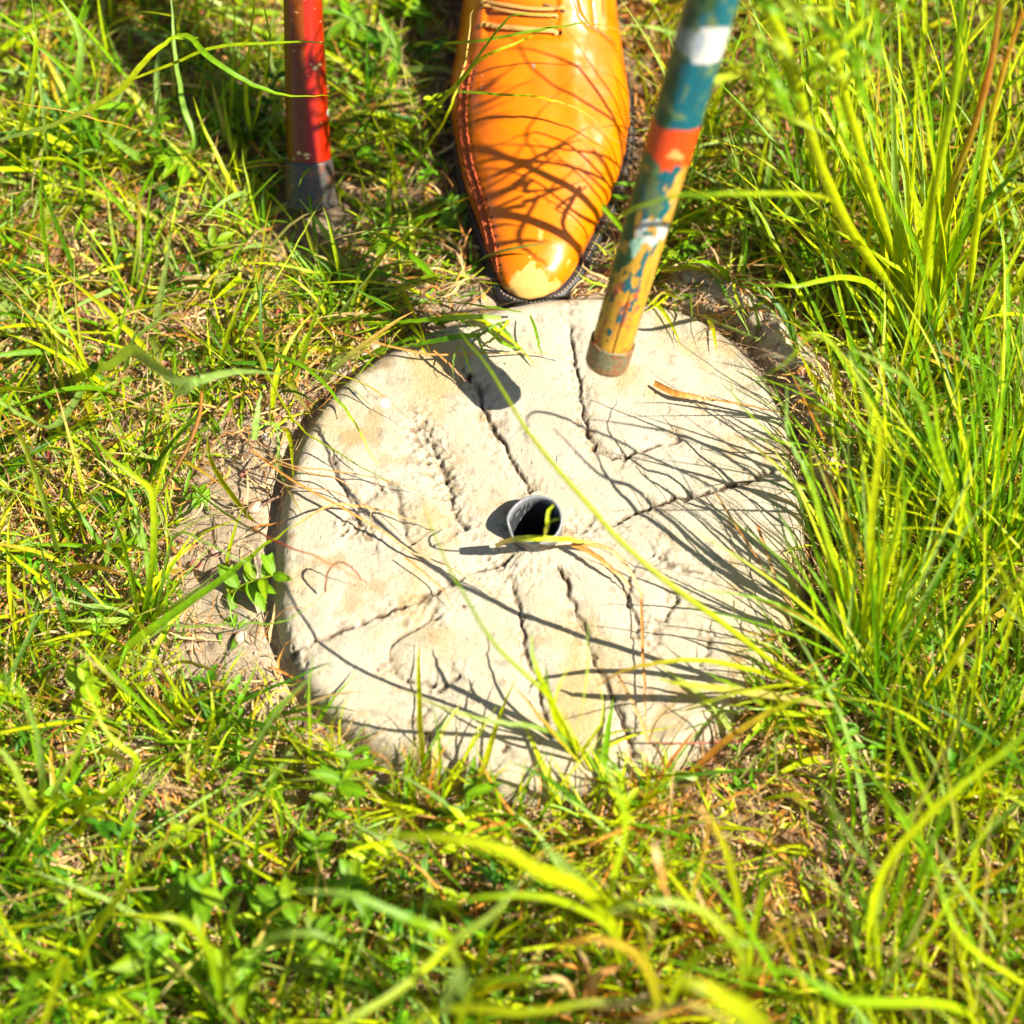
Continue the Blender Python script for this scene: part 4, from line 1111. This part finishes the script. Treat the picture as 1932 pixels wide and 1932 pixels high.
clump('tall_grass_clump', 'bushy clump of fine bright blades halfway up the right edge', 'tall grass', (1640,1290),
  [([(1629,1207,.04),(1639,1104,.09),(1646,968,.14),(1660,831,.18),(1642,780,.2),(1601,660,.22)], 18, 'yyyf'),
   ([(1612,1173,.05),(1595,1104,.08),(1560,1019,.11),(1526,899,.14),(1489,831,.15),(1485,728,.16)], 14, 'yyff'),
   ([(1639,1207,.03),(1663,1121,.07),(1694,1002,.12),(1715,900,.15)], 17, 'oyyf', H(round_=True)),
   ([(1600,1160,.04),(1540,954,.09),(1492,906,.10),(1430,848,.11),(1383,814,.10)], 8, 'ffyt'),
   ([(1590,1150,.04),(1533,899,.12),(1540,780,.15),(1536,660,.17)], 9, 'yf'),
   ([(1580,1100,.05),(1509,865,.11),(1458,824,.12),(1389,752,.12),(1372,691,.11)], 6, 'yf'),
   ([(1640,1200,.03),(1680,1050,.08),(1700,900,.13),(1720,800,.16)], 8, 'y'),
   ([(1600,1230,.03),(1530,1262,.04),(1483,1228,.05),(1461,1181,.055),(1454,1140,.05)], 7, 'yf'),
   ([(1620,1230,.03),(1560,1240,.05),(1500,1270,.06),(1430,1240,.07),(1400,1160,.06)], 4, 'o')], extra=56, reach=.19, wide=.0027, cols='yffs', az0=1.8, spread=.75)
clump('tall_grass_clump', 'tall arching clump with a wide bent blade above the stone right rim', 'tall grass', (1850,1060),
  [([(1834,1036,.03),(1800,951,.08),(1766,848,.13),(1714,722,.17),(1612,660,.20)], 18, 'yyfs'),
   ([(1830,1000,.05),(1780,860,.12),(1760,740,.16),(1740,640,.19)], 10, 'yf'),
   ([(1860,1000,.05),(1900,860,.12),(1932,780,.16)], 14, 'yf'),
   ([(1700,860,.14),(1560,640,.21),(1475,691,.20),(1389,742,.17)], 7, 'yf', H(noroot=True))], extra=64, reach=.22, wide=.0026, cols='yffd', az0=2.2, spread=.9)
clump('tall_grass_clump', 'long green clump leaning out of the right edge near the lower corner', 'tall grass', (1790,1480),
  [([(1830,1440,.04),(1859,1447,.06),(1932,1384,.10),(1990,1340,.12)], 18, 'yf'),
   ([(1790,1500,.05),(1764,1526,.08),(1700,1400,.12),(1690,1300,.14)], 14, 'yf')], extra=44, reach=.15, wide=.0026, cols='yfdy', az0=1.6, spread=1.3)
clump('tall_grass_clump', 'upright clump of thin blades just right of the shoe', 'tall grass', (1330,250),
  [([(1350,200,.05),(1380,120,.08),(1410,30,.1)], 9, 'yf'), ([(1300,200,.05),(1290,120,.07),(1300,60,.08)], 8, 'f')], extra=34, reach=.13, wide=.0028, cols='yfds', az0=None)
clump('tall_grass_clump', 'loose clump of crossing blades between the painted stick and the stone', 'tall grass', (1450,440),
  [([(1458,472,.03),(1434,376,.07),(1420,335,.09),(1383,253,.11)], 14, 'ysf'),
   ([(1533,600,.03),(1480,500,.08),(1430,400,.10),(1400,360,.11)], 13, 'yf'),
   ([(1440,470,.03),(1470,560,.04),(1530,640,.06),(1620,740,.07)], 10, 'yf')], extra=30, reach=.12, wide=.003, cols='yfds')
# (left) and upper-left blades
clump('grass_tuft', 'tuft with a long pale blade arching over the red cane', 'grass tuft', (60,330),
  [([(0,265,.06),(113,232,.09),(219,178,.12),(273,116,.14),(321,75,.15),(376,70,.15)], 15, 'syyf', H(noroot=True)),
   ([(219,178,.12),(335,68,.15),(400,113,.15),(478,160,.14),(547,181,.13),(622,181,.12)], 12, 'yffy', H(noroot=True)),
   ([(250,150,.12),(328,120,.13),(410,89,.14),(513,82,.14),(588,79,.13),(640,90,.12)], 9, 'yf', H(noroot=True)),
   ([(40,250,.06),(68,85,.12),(20,40,.13),(-40,0,.14)], 12, 'yf'),
   ([(92,342,.03),(82,205,.08),(70,90,.11),(60,0,.13)], 9, 'ysf')], extra=14, reach=.10, wide=.004, cols='fsyd')
clump('grass_tuft', 'tuft with two upright blades close to the left of the red cane', 'grass tuft', (474,262),
  [([(472,246,.03),(465,171,.06),(478,27,.11),(482,-20,.12)], 11, 'fyy'),
   ([(478,243,.03),(492,188,.06),(509,85,.10),(495,0,.13)], 12, 'fyf'),
   ([(500,260,.03),(525,295,.04),(560,300,.04)], 11, 'fs')], extra=16, reach=.07, wide=.0035, cols='fsd')
clump('grass_tuft', 'tuft of wide crossing blades in the upper left corner', 'grass tuft', (200,300),
  [([(246,325,.02),(191,239,.05),(137,147,.08),(68,85,.10),(0,27,.11)], 12, 'yff'),
   ([(137,191,.05),(150,137,.07),(150,68,.09),(116,0,.11)], 19, 'fs'),
   ([(290,246,.05),(300,190,.07),(308,137,.08)], 14, 's'),
   ([(300,300,.03),(280,256,.05),(171,222,.08),(0,185,.10)], 5, 'yo'),
   ([(260,300,.03),(225,270,.05),(180,235,.06)], 18, 'fs'),
   ([(360,280,.03),(345,200,.05),(330,100,.08),(325,0,.1)], 13, 'fs')], extra=26, reach=.09, wide=.0045, cols='fsyd')
clump('grass_tuft', 'straight yellow stalk with a few blades below the rubber cane tip', 'grass tuft', (430,690),
  [([(444,649,.02),(530,513,.04),(615,359,.05)], 6, 'yy', H(round_=True)),
   ([(530,640,.02),(505,600,.04),(490,560,.05),(480,510,.05)], 11, 'dfs'),
   ([(500,650,.02),(540,600,.04),(570,560,.05)], 10, 'fd')], extra=12, reach=.05, wide=.002, cols='fdy')
clump('grass_tuft', 'pale sage-green broad blades hanging blurred left of the stone top', 'grass tuft', (190,700),
  [([(210,690,.06),(249,660,.11),(293,689,.13),(346,719,.14),(410,707,.14),(470,700,.135),(530,705,.12)], 25, 'ss'),
   ([(330,745,.13),(360,730,.14),(395,705,.145)], 22, 's', H(noroot=True)),
   ([(380,740,.12),(375,786,.10),(351,848,.08),(308,924,.05),(272,977,.02)], 8, 'ob', H(noroot=True, round_=True)),
   ([(480,830,.08),(484,790,.09),(492,740,.095)], 15, 's', H(noroot=True)),
   ([(110,800,.07),(50,790,.10),(-30,740,.12)], 18, 's')], extra=8, reach=.08, wide=.003, cols='sf')
clump('grass_tuft', 'tuft of slanting blades and stems at the left of the stone', 'grass tuft', (275,1180),
  [([(288,1060,.06),(288,938,.09),(264,906,.095),(205,860,.105),(147,798,.11)], 14, 'fyf'),
   ([(260,1147,.03),(241,1056,.06),(212,971,.09),(170,909,.10)], 12, 'yff'),
   ([(283,1113,.03),(263,981,.07),(235,916,.09)], 11, 'fs'),
   ([(300,1130,.03),(330,1010,.07),(400,1030,.08),(500,1080,.07)], 7, 'fs'),
   ([(110,1040,.03),(90,960,.07),(55,860,.10),(0,731,.13)], 19, 'sy', H(noroot=True))], extra=30, reach=.07, wide=.003, cols='fyys')
clump('grass_tuft', 'dense fresh green tuft below the left rim of the stone', 'grass tuft', (370,1400),
  [], extra=80, reach=.06, wide=.0022, cols='fyf', elr=(.5, 1.3))
clump('grass_tuft', 'fine tuft rooted in the crack beside the lower left of the stone', 'grass tuft', (622,1465),
  [([(590,1440,.03),(585,1380,.05),(583,1300,.06),(592,1235,.06)], 7, 'yf'),
   ([(560,1470,.02),(500,1500,.03),(430,1530,.04)], 8, 'y'),
   ([(590,1430,.03),(520,1360,.06),(560,1310,.07),(580,1290,.07)], 7, 'fo')], extra=34, reach=.07, wide=.0018, cols='fyy')
clump('grass_tuft', 'dark green tuft on bare soil between the cane tip and the stone', 'grass tuft', (640,590),
  [([(640,540,.02),(700,560,.04),(760,590,.04)], 7, 'f')], extra=70, reach=.05, wide=.0022, cols='fdff', elr=(.3, 1.1))
clump('grass_tuft', 'green tuft spreading right of the rubber cane tip', 'grass tuft', (765,465),
  [([(700,400,.03),(680,330,.05),(660,280,.06)], 9, 'fy'),
   ([(780,420,.03),(830,400,.04),(870,380,.04)], 9, 'f')], extra=40, reach=.055, wide=.0028, cols='yfds', elr=(.3, 1.0))
# blurred foreground
clump('foreground_grass', 'wide blurred yellow-green blade along the bottom of the stone', 'grass blade', (1180,1860),
  [([(1150,1740,.10),(1091,1673,.17),(1019,1649,.20),(951,1605,.22),(848,1584,.225),(736,1577,.22),(640,1560,.2)], 34, 'yyyf'),
   ([(1130,1720,.12),(1094,1659,.15),(1055,1620,.17),(1023,1590,.18)], 26, 's'),
   ([(1160,1760,.10),(1060,1700,.15),(960,1690,.17),(860,1700,.17),(790,1710,.16)], 14, 'yf'),
   ([(1150,1700,.1),(1180,1560,.14),(1150,1460,.16),(1110,1400,.16)], 14, 'yf'),
   ([(1140,1740,.1),(1250,1640,.16),(1300,1560,.18)], 14, 'yf')], extra=24, reach=.12, wide=.003, cols='yyfo')
clump('foreground_grass', 'blurred crossing stems at the bottom centre of the picture', 'grass blade', (880,1900),
  [([(852,1779,.14),(763,1731,.16),(660,1690,.17),(560,1680,.16)], 20, 'yfs'),
   ([(865,1834,.12),(852,1779,.14),(930,1726,.16),(988,1649,.17)], 22, 'ys'),
   ([(870,1860,.14),(865,1834,.2),(845,1900,.22),(824,1950,.22)], 28, 's'),
   ([(852,1779,.14),(763,1861,.15),(660,1926,.15),(600,1960,.14)], 16, 'ys', H(noroot=True))], extra=16, reach=.09, wide=.003, cols='yfs')
clump('foreground_grass', 'long blurred blade sweeping along the bottom edge', 'grass blade', (760,1990),
  [([(800,1920,.14),(883,1902,.17),(1002,1909,.18),(1139,1888,.18),(1269,1895,.17)], 17, 'fyys'),
   ([(850,1960,.1),(900,1860,.15),(1000,1850,.17),(1090,1870,.17)], 15, 'yf')], extra=12, reach=.1, wide=.003, cols='yf')
clump('foreground_grass', 'blurred wide stem rising diagonally in the lower left', 'grass blade', (130,1860),
  [([(164,1786,.06),(212,1711,.10),(273,1619,.13),(342,1574,.14),(375,1545,.14)], 19, 'yys'),
   ([(120,1807,.10),(85,1797,.12),(0,1762,.14)], 18, 'yf'),
   ([(120,1807,.10),(100,1880,.12),(82,1940,.13)], 17, 'y', H(noroot=True)),
   ([(100,1830,.12),(60,1860,.15),(40,1940,.16)], 30, 'f')], extra=20, reach=.09, wide=.0035, cols='fyy')
clump('foreground_grass', 'cluster of broad upright blades near the left edge below the middle', 'grass blade', (100,1530),
  [([(82,1496,.05),(72,1393,.10),(34,1284,.13)], 17, 'ysf'),
   ([(103,1492,.05),(150,1410,.09),(188,1342,.11)], 13, 'sy'),
   ([(154,1571,.02),(160,1500,.06),(171,1444,.08)], 20, 'yy'),
   ([(60,1520,.05),(20,1440,.09),(-30,1390,.11)], 18, 'ys'),
   ([(200,1500,.04),(260,1440,.07),(200,1380,.09),(160,1290,.1)], 14, 'fy')], extra=26, reach=.09, wide=.004, cols='fyys')
clump('foreground_grass', 'long blurred blade bending up to the right edge from the lower right', 'grass blade', (1637,1850),
  [([(1640,1760,.07),(1669,1637,.12),(1764,1526,.16),(1859,1447,.18),(1940,1384,.19)], 20, 'yyyf'),
   ([(1650,1760,.06),(1662,1662,.10),(1605,1574,.13),(1558,1495,.14),(1526,1432,.14)], 15, 'yss'),
   ([(1640,1800,.05),(1690,1700,.09),(1720,1600,.12)], 12, 'yf'),
   ([(1620,1800,.05),(1600,1700,.08),(1540,1640,.1)], 12, 'fs')], extra=30, reach=.10, wide=.0028, cols='yyft')
clump('foreground_grass', 'soft yellow blades in the bottom right corner', 'grass blade', (1860,1960),
  [([(1932,1858,.06),(1814,1770,.11),(1757,1621,.14)], 15, 'yf', H(noroot=True)),
   ([(1800,1900,.08),(1605,1890,.15),(1542,1859,.165),(1479,1833,.17),(1321,1833,.17)], 22, 'yff'),
   ([(1820,1880,.08),(1700,1800,.12),(1560,1780,.13)], 12, 'yt')], extra=30, reach=.10, wide=.003, cols='yyft')
clump('foreground_grass', 'large out-of-focus yellow blade at the bottom edge', 'grass blade', (1480,2010),
  [([(1450,1960,.16),(1416,1916,.22),(1370,1885,.24),(1321,1859,.25),(1270,1850,.25)], 46, 'yy'),
   ([(1400,1950,.14),(1300,1900,.19),(1200,1930,.2)], 30, 'yt')], extra=6, reach=.1, wide=.003)
clump('foreground_grass', 'dry tan blurred leaf among the blades below the stone', 'dry leaf', (1290,1760),
  [([(1260,1700,.12),(1245,1640,.16),(1235,1590,.17)], 34, 'tot'), ([(1300,1700,.05),(1330,1600,.1),(1330,1520,.12)], 12, 'yo')], extra=24, reach=.09, wide=.003, cols='yyto')
clump('grass_stalk', 'orange and green blade slanting up at the lower right rim of the stone', 'grass blade', (1270,1490),
  [([(1305,1457,.02),(1378,1390,.05),(1467,1336,.07),(1524,1314,.08),(1580,1290,.08)], 15, 'ooys')])
clump('foreground_grass', 'soft blurred yellow blades rising in front of the lower right rim of the stone', 'grass blade', (1400,1900),
  [([(1400,1760,.08),(1380,1640,.14),(1350,1560,.17),(1290,1500,.18)], 16, 'yyo'), ([(1420,1760,.08),(1450,1660,.13),(1520,1600,.15)], 16, 'yf'),
   ([(1400,1800,.1),(1330,1720,.16),(1240,1700,.18),(1150,1720,.17)], 20, 'ys'), ([(1440,1800,.06),(1480,1740,.12),(1570,1720,.14)], 14, 'yt')], extra=14, reach=.11, wide=.004, cols='yyot')
clump('foreground_grass', 'blurred yellow-orange blades in the bottom right quarter', 'grass blade', (1240,1960),
  [([(1240,1880,.1),(1200,1800,.16),(1120,1770,.18),(1040,1790,.17)], 20, 'yo'), ([(1260,1900,.08),(1300,1820,.14),(1380,1780,.17),(1460,1790,.16)], 18, 'yf'), ([(1230,1900,.08),(1220,1800,.15),(1240,1720,.18)], 18, 'yt')], extra=24, reach=.10, wide=.004, cols='yyot')
clump('foreground_grass', 'soft orange-tan dead leaves blurred at the bottom right of centre', 'dry leaf', (1100,1900),
  [([(1110,1880,.05),(1130,1840,.09),(1180,1820,.1)], 26, 'to'), ([(1090,1880,.05),(1060,1850,.08),(1010,1850,.09)], 20, 'ot'), ([(1120,1900,.05),(1190,1890,.08),(1250,1860,.09)], 22, 'tt'), ([(1100,1890,.05),(1110,1830,.09),(1090,1790,.1)], 16, 'ob')], extra=14, reach=.07, wide=.004, cols='ot')
clump('foreground_grass', 'pale tan curled dead blades low in the bottom right quarter', 'dry leaf', (1600,1800),
  [([(1590,1790,.02),(1560,1770,.035),(1520,1775,.03)], 16, 'tt'), ([(1600,1790,.02),(1620,1760,.04),(1600,1730,.035)], 12, 'ot'), ([(1610,1800,.02),(1570,1830,.03),(1530,1840,.03)], 12, 'to'), ([(1590,1800,.02),(1640,1830,.035),(1660,1870,.03)], 13, 'tt')], extra=8, reach=.05, wide=.003, cols='to')
clump('foreground_grass', 'blurred green blades bending over in the bottom left quarter', 'grass blade', (420,1930),
  [([(410,1860,.08),(380,1770,.14),(320,1730,.16),(250,1740,.16)], 18, 'fy'), ([(440,1860,.08),(500,1780,.14),(580,1760,.16),(640,1780,.15)], 20, 'fs'), ([(420,1860,.06),(430,1760,.12),(450,1690,.15)], 16, 'yf')], extra=22, reach=.09, wide=.004, cols='fyf')
# ragged edge of grass in front of the stone
for lab, ru in (('green and yellow tuft covering the lower rim of the stone at its middle', 960), ('yellowish tuft at the lower rim right of the middle', 1200), ('sparse tuft at the lower rim left of the middle', 800)):
    clump('grass_tuft', lab, 'grass tuft', (ru, 1570 if ru != 800 else 1550),
      [([(ru - 20, 1500, .04), (ru - 40, 1440, .06)], 10, 'yf'), ([(ru + 20, 1500, .04), (ru + 30, 1430, .07)], 9, 'y')], extra=34, reach=.075, wide=.0028, cols='yyfo', elr=(.6, 1.4))

# broad-leaved weeds, each leaf a part
def weed(label, root, tipp, z1, n, ls, cols='f', cat='weed', name='leafy_weed', lw=.5, group=None):
    a0 = P(*root, 0.0); a1 = P(*tipp, z1)
    if stone_sd(a0[0], a0[1]) > 0: a0[2] = STOP
    e = thing(name, a0, label, cat, group)
    mid = (a0 + a1) / 2 + np.array([0, 0, .006])
    path = spline([a0, mid, a1], 14)
    col = COLS[cols[0]] * np.array([1.0, 1.05, 1])
    V, Q = tube(path, np.linspace(.0011, .0006, 14), 6)
    link('stem', mesh_from('stem', V, Q, np.broadcast_to(col * .9 + .02, V.shape)), M_leaf, e)
    az0 = math.atan2(a1[1] - a0[1], a1[0] - a0[0])
    for i in range(n):
        f = .25 + .75 * (i // 2 + 1) / ((n + 1) // 2)
        b = path[int(min(f, 1) * 13)]
        sgn = 1 if i % 2 else -1
        L = ls * rng.uniform(.8, 1.2) * (1 - .25 * (f > .9))
        V, Q = leaf_arr(L, L * lw * rng.uniform(.85, 1.15), rng.uniform(.1, .5), rng.uniform(.1, .25), 9)
        M = rotmat(az0 + sgn * rng.uniform(.7, 1.5) + (i // 2 % 2) * .8, rng.uniform(.0, .6), rng.normal(0, .25))
        c = lerp(COLS[cols[rng.integers(len(cols))]], G_FRESH, .65) * rng.uniform(.6, 1.05)
        Cc = np.broadcast_to(c, V.shape).copy(); Cc[2::5] *= 1.35
        link('leaf', mesh_from('leaf', V @ M.T + b, Q, Cc), M_leaf, e)
    return e
weed('leafy green weed resting against the left rim of the stone', (400,1140), (515,1085), .035, 12, .016, 'yf')
weed('small leafy weed on the soil under the left rim weed', (395,1190), (470,1200), .012, 8, .012, 'f')
weed('upright leafy weed before the lower left rim of the stone', (600,1590), (665,1425), .07, 12, .017, 'fy')
weed('low round-leaved weed left of the lower rim', (560,1650), (600,1590), .03, 8, .014, 'f', lw=.75)
weed('pair of pointed upright leaves at the foot of the stone', (885,1580), (880,1500), .04, 5, .026, 'f', lw=.28)
weed('weed with large pointed leaves right of the stone rim', (1760,880), (1590,830), .05, 9, .024, 'yf', lw=.42)
weed('weed with smooth oval leaves deeper in the right-hand grass', (1800,960), (1750,850), .05, 8, .017, 'fd', lw=.5)
weed('small-leaved weed high on the right edge', (1880,770), (1850,690), .05, 9, .012, 'fd', lw=.5)
weed('rosette of oval leaves in the upper left grass', (395,350), (320,300), .03, 8, .016, 'yf', lw=.55)
weed('pale green seedling on soil in the upper left', (380,520), (410,455), .03, 7, .015, 'y', lw=.5)
weed('broad-leaved weed touching the right of the red cane near the top', (720,90), (640,25), .04, 7, .024, 'sf', lw=.4)
weed('weed with long grey-green leaves between the cane and the shoe', (770,160), (735,70), .05, 6, .026, 'sf', lw=.32)
weed('small rosette weed at the left side of the shoe', (870,470), (850,380), .02, 12, .012, 'fd', lw=.55)
weed('round-leaved weed in the top edge grass left of the shoe', (800,60), (790,10), .03, 9, .012, 'f', lw=.6)
weed('tiny green weed on the bare soil left of the stone', (400,975), (370,930), .015, 8, .008, 'f', lw=.6)
weed('blurred yellow-green weed at the left edge below the middle', (140,1345), (160,1285), .05, 8, .015, 'y', lw=.6)
for lab, a_, b_, z_, n_ in (('oval-leaved weed at the bottom left, nearest the corner', (300,1860), (270,1790), .06, 10), ('oval-leaved weed at the bottom left, beside the long diagonal stem', (330,1740), (380,1680), .06, 12), ('oval-leaved weed below the stone, left of centre', (480,1760), (540,1700), .05, 10),
                           ('oval-leaved weed at the bottom edge, left of centre', (500,1900), (430,1830), .06, 12), ('oval-leaved weed at the bottom, halfway to the centre', (640,1830), (600,1760), .06, 10), ('oval-leaved weed in the shaded gap below the stone', (720,1720), (670,1660), .05, 10)):
    weed(lab, a_, b_, z_, n_, .017, 'fy', lw=.6)
# pebbles
def pebble(u, v, r, col, label):
    q_ = P(u, v, .004)
    z_ = float(ground_z(np.array([q_[0]]), np.array([q_[1]]))[0])
    n1_, n2_ = 10, 14
    th = np.linspace(.02, np.pi - .02, n1_); phh = np.linspace(0, 2 * np.pi, n2_, endpoint=False)
    V = np.stack([np.sin(th)[:, None] * np.cos(phh), np.sin(th)[:, None] * np.sin(phh) * .75, np.cos(th)[:, None] * .6 + 0 * phh[None]], -1)
    V = V * (.75 + .5 * fbm(V * 1.0 + u, 1.6, 3, 7))[..., None]
    V = V @ rotmat(rng.uniform(0, 6), 0, 0).T * r
    c = mixc(np.broadcast_to(np.array(col), V.shape).copy(), (.55, .45, .35), sstep(fbm(V + u, 300, 3, 9), .45, .6) * .6)
    o = link('pebble', mesh_from('pebble', V, grid_quads(n1_, n2_, True), c), M_pebble)
    o.location = (q_[0], q_[1], z_ + r * .3)
    o['label'] = label; o['category'] = 'pebble'; o['group'] = 'pebbles on the soil round the stone'
pebble(484,975,.0052,(.55,.22,.12),'largest reddish pebble, on pale soil against the upper left rim')
pebble(462,962,.0032,(.6,.3,.2),'small pink pebble touching the largest reddish one')
pebble(462,905,.0028,(.45,.10,.08),'tiny dark red pebble above the largest one')
pebble(370,1068,.0040,(.35,.12,.07),'rust-red pebble lying left of the leafy weed')
pebble(408,1050,.0030,(.5,.2,.2),'pink-red pebble nearest the leafy weed')
pebble(458,1215,.0045,(.55,.40,.28),'tan pebble beside the lower left rim')
pebble(505,835,.0045,(.6,.55,.45),'whitish pebble above the left rim')
pebble(515,790,.0050,(.62,.57,.48),'pale angular pebble near the upper left rim')
pebble(585,1545,.0050,(.5,.25,.15),'orange-brown pebble below the stone at left')
pebble(625,1580,.0042,(.45,.3,.22),'brown pebble under the round-leaved weed')
pebble(1500,745,.0036,(.5,.18,.1),'orange pebble beyond the upper right rim')
pebble(680,610,.0060,(.62,.57,.48),'white stone fragment at the top left rim')
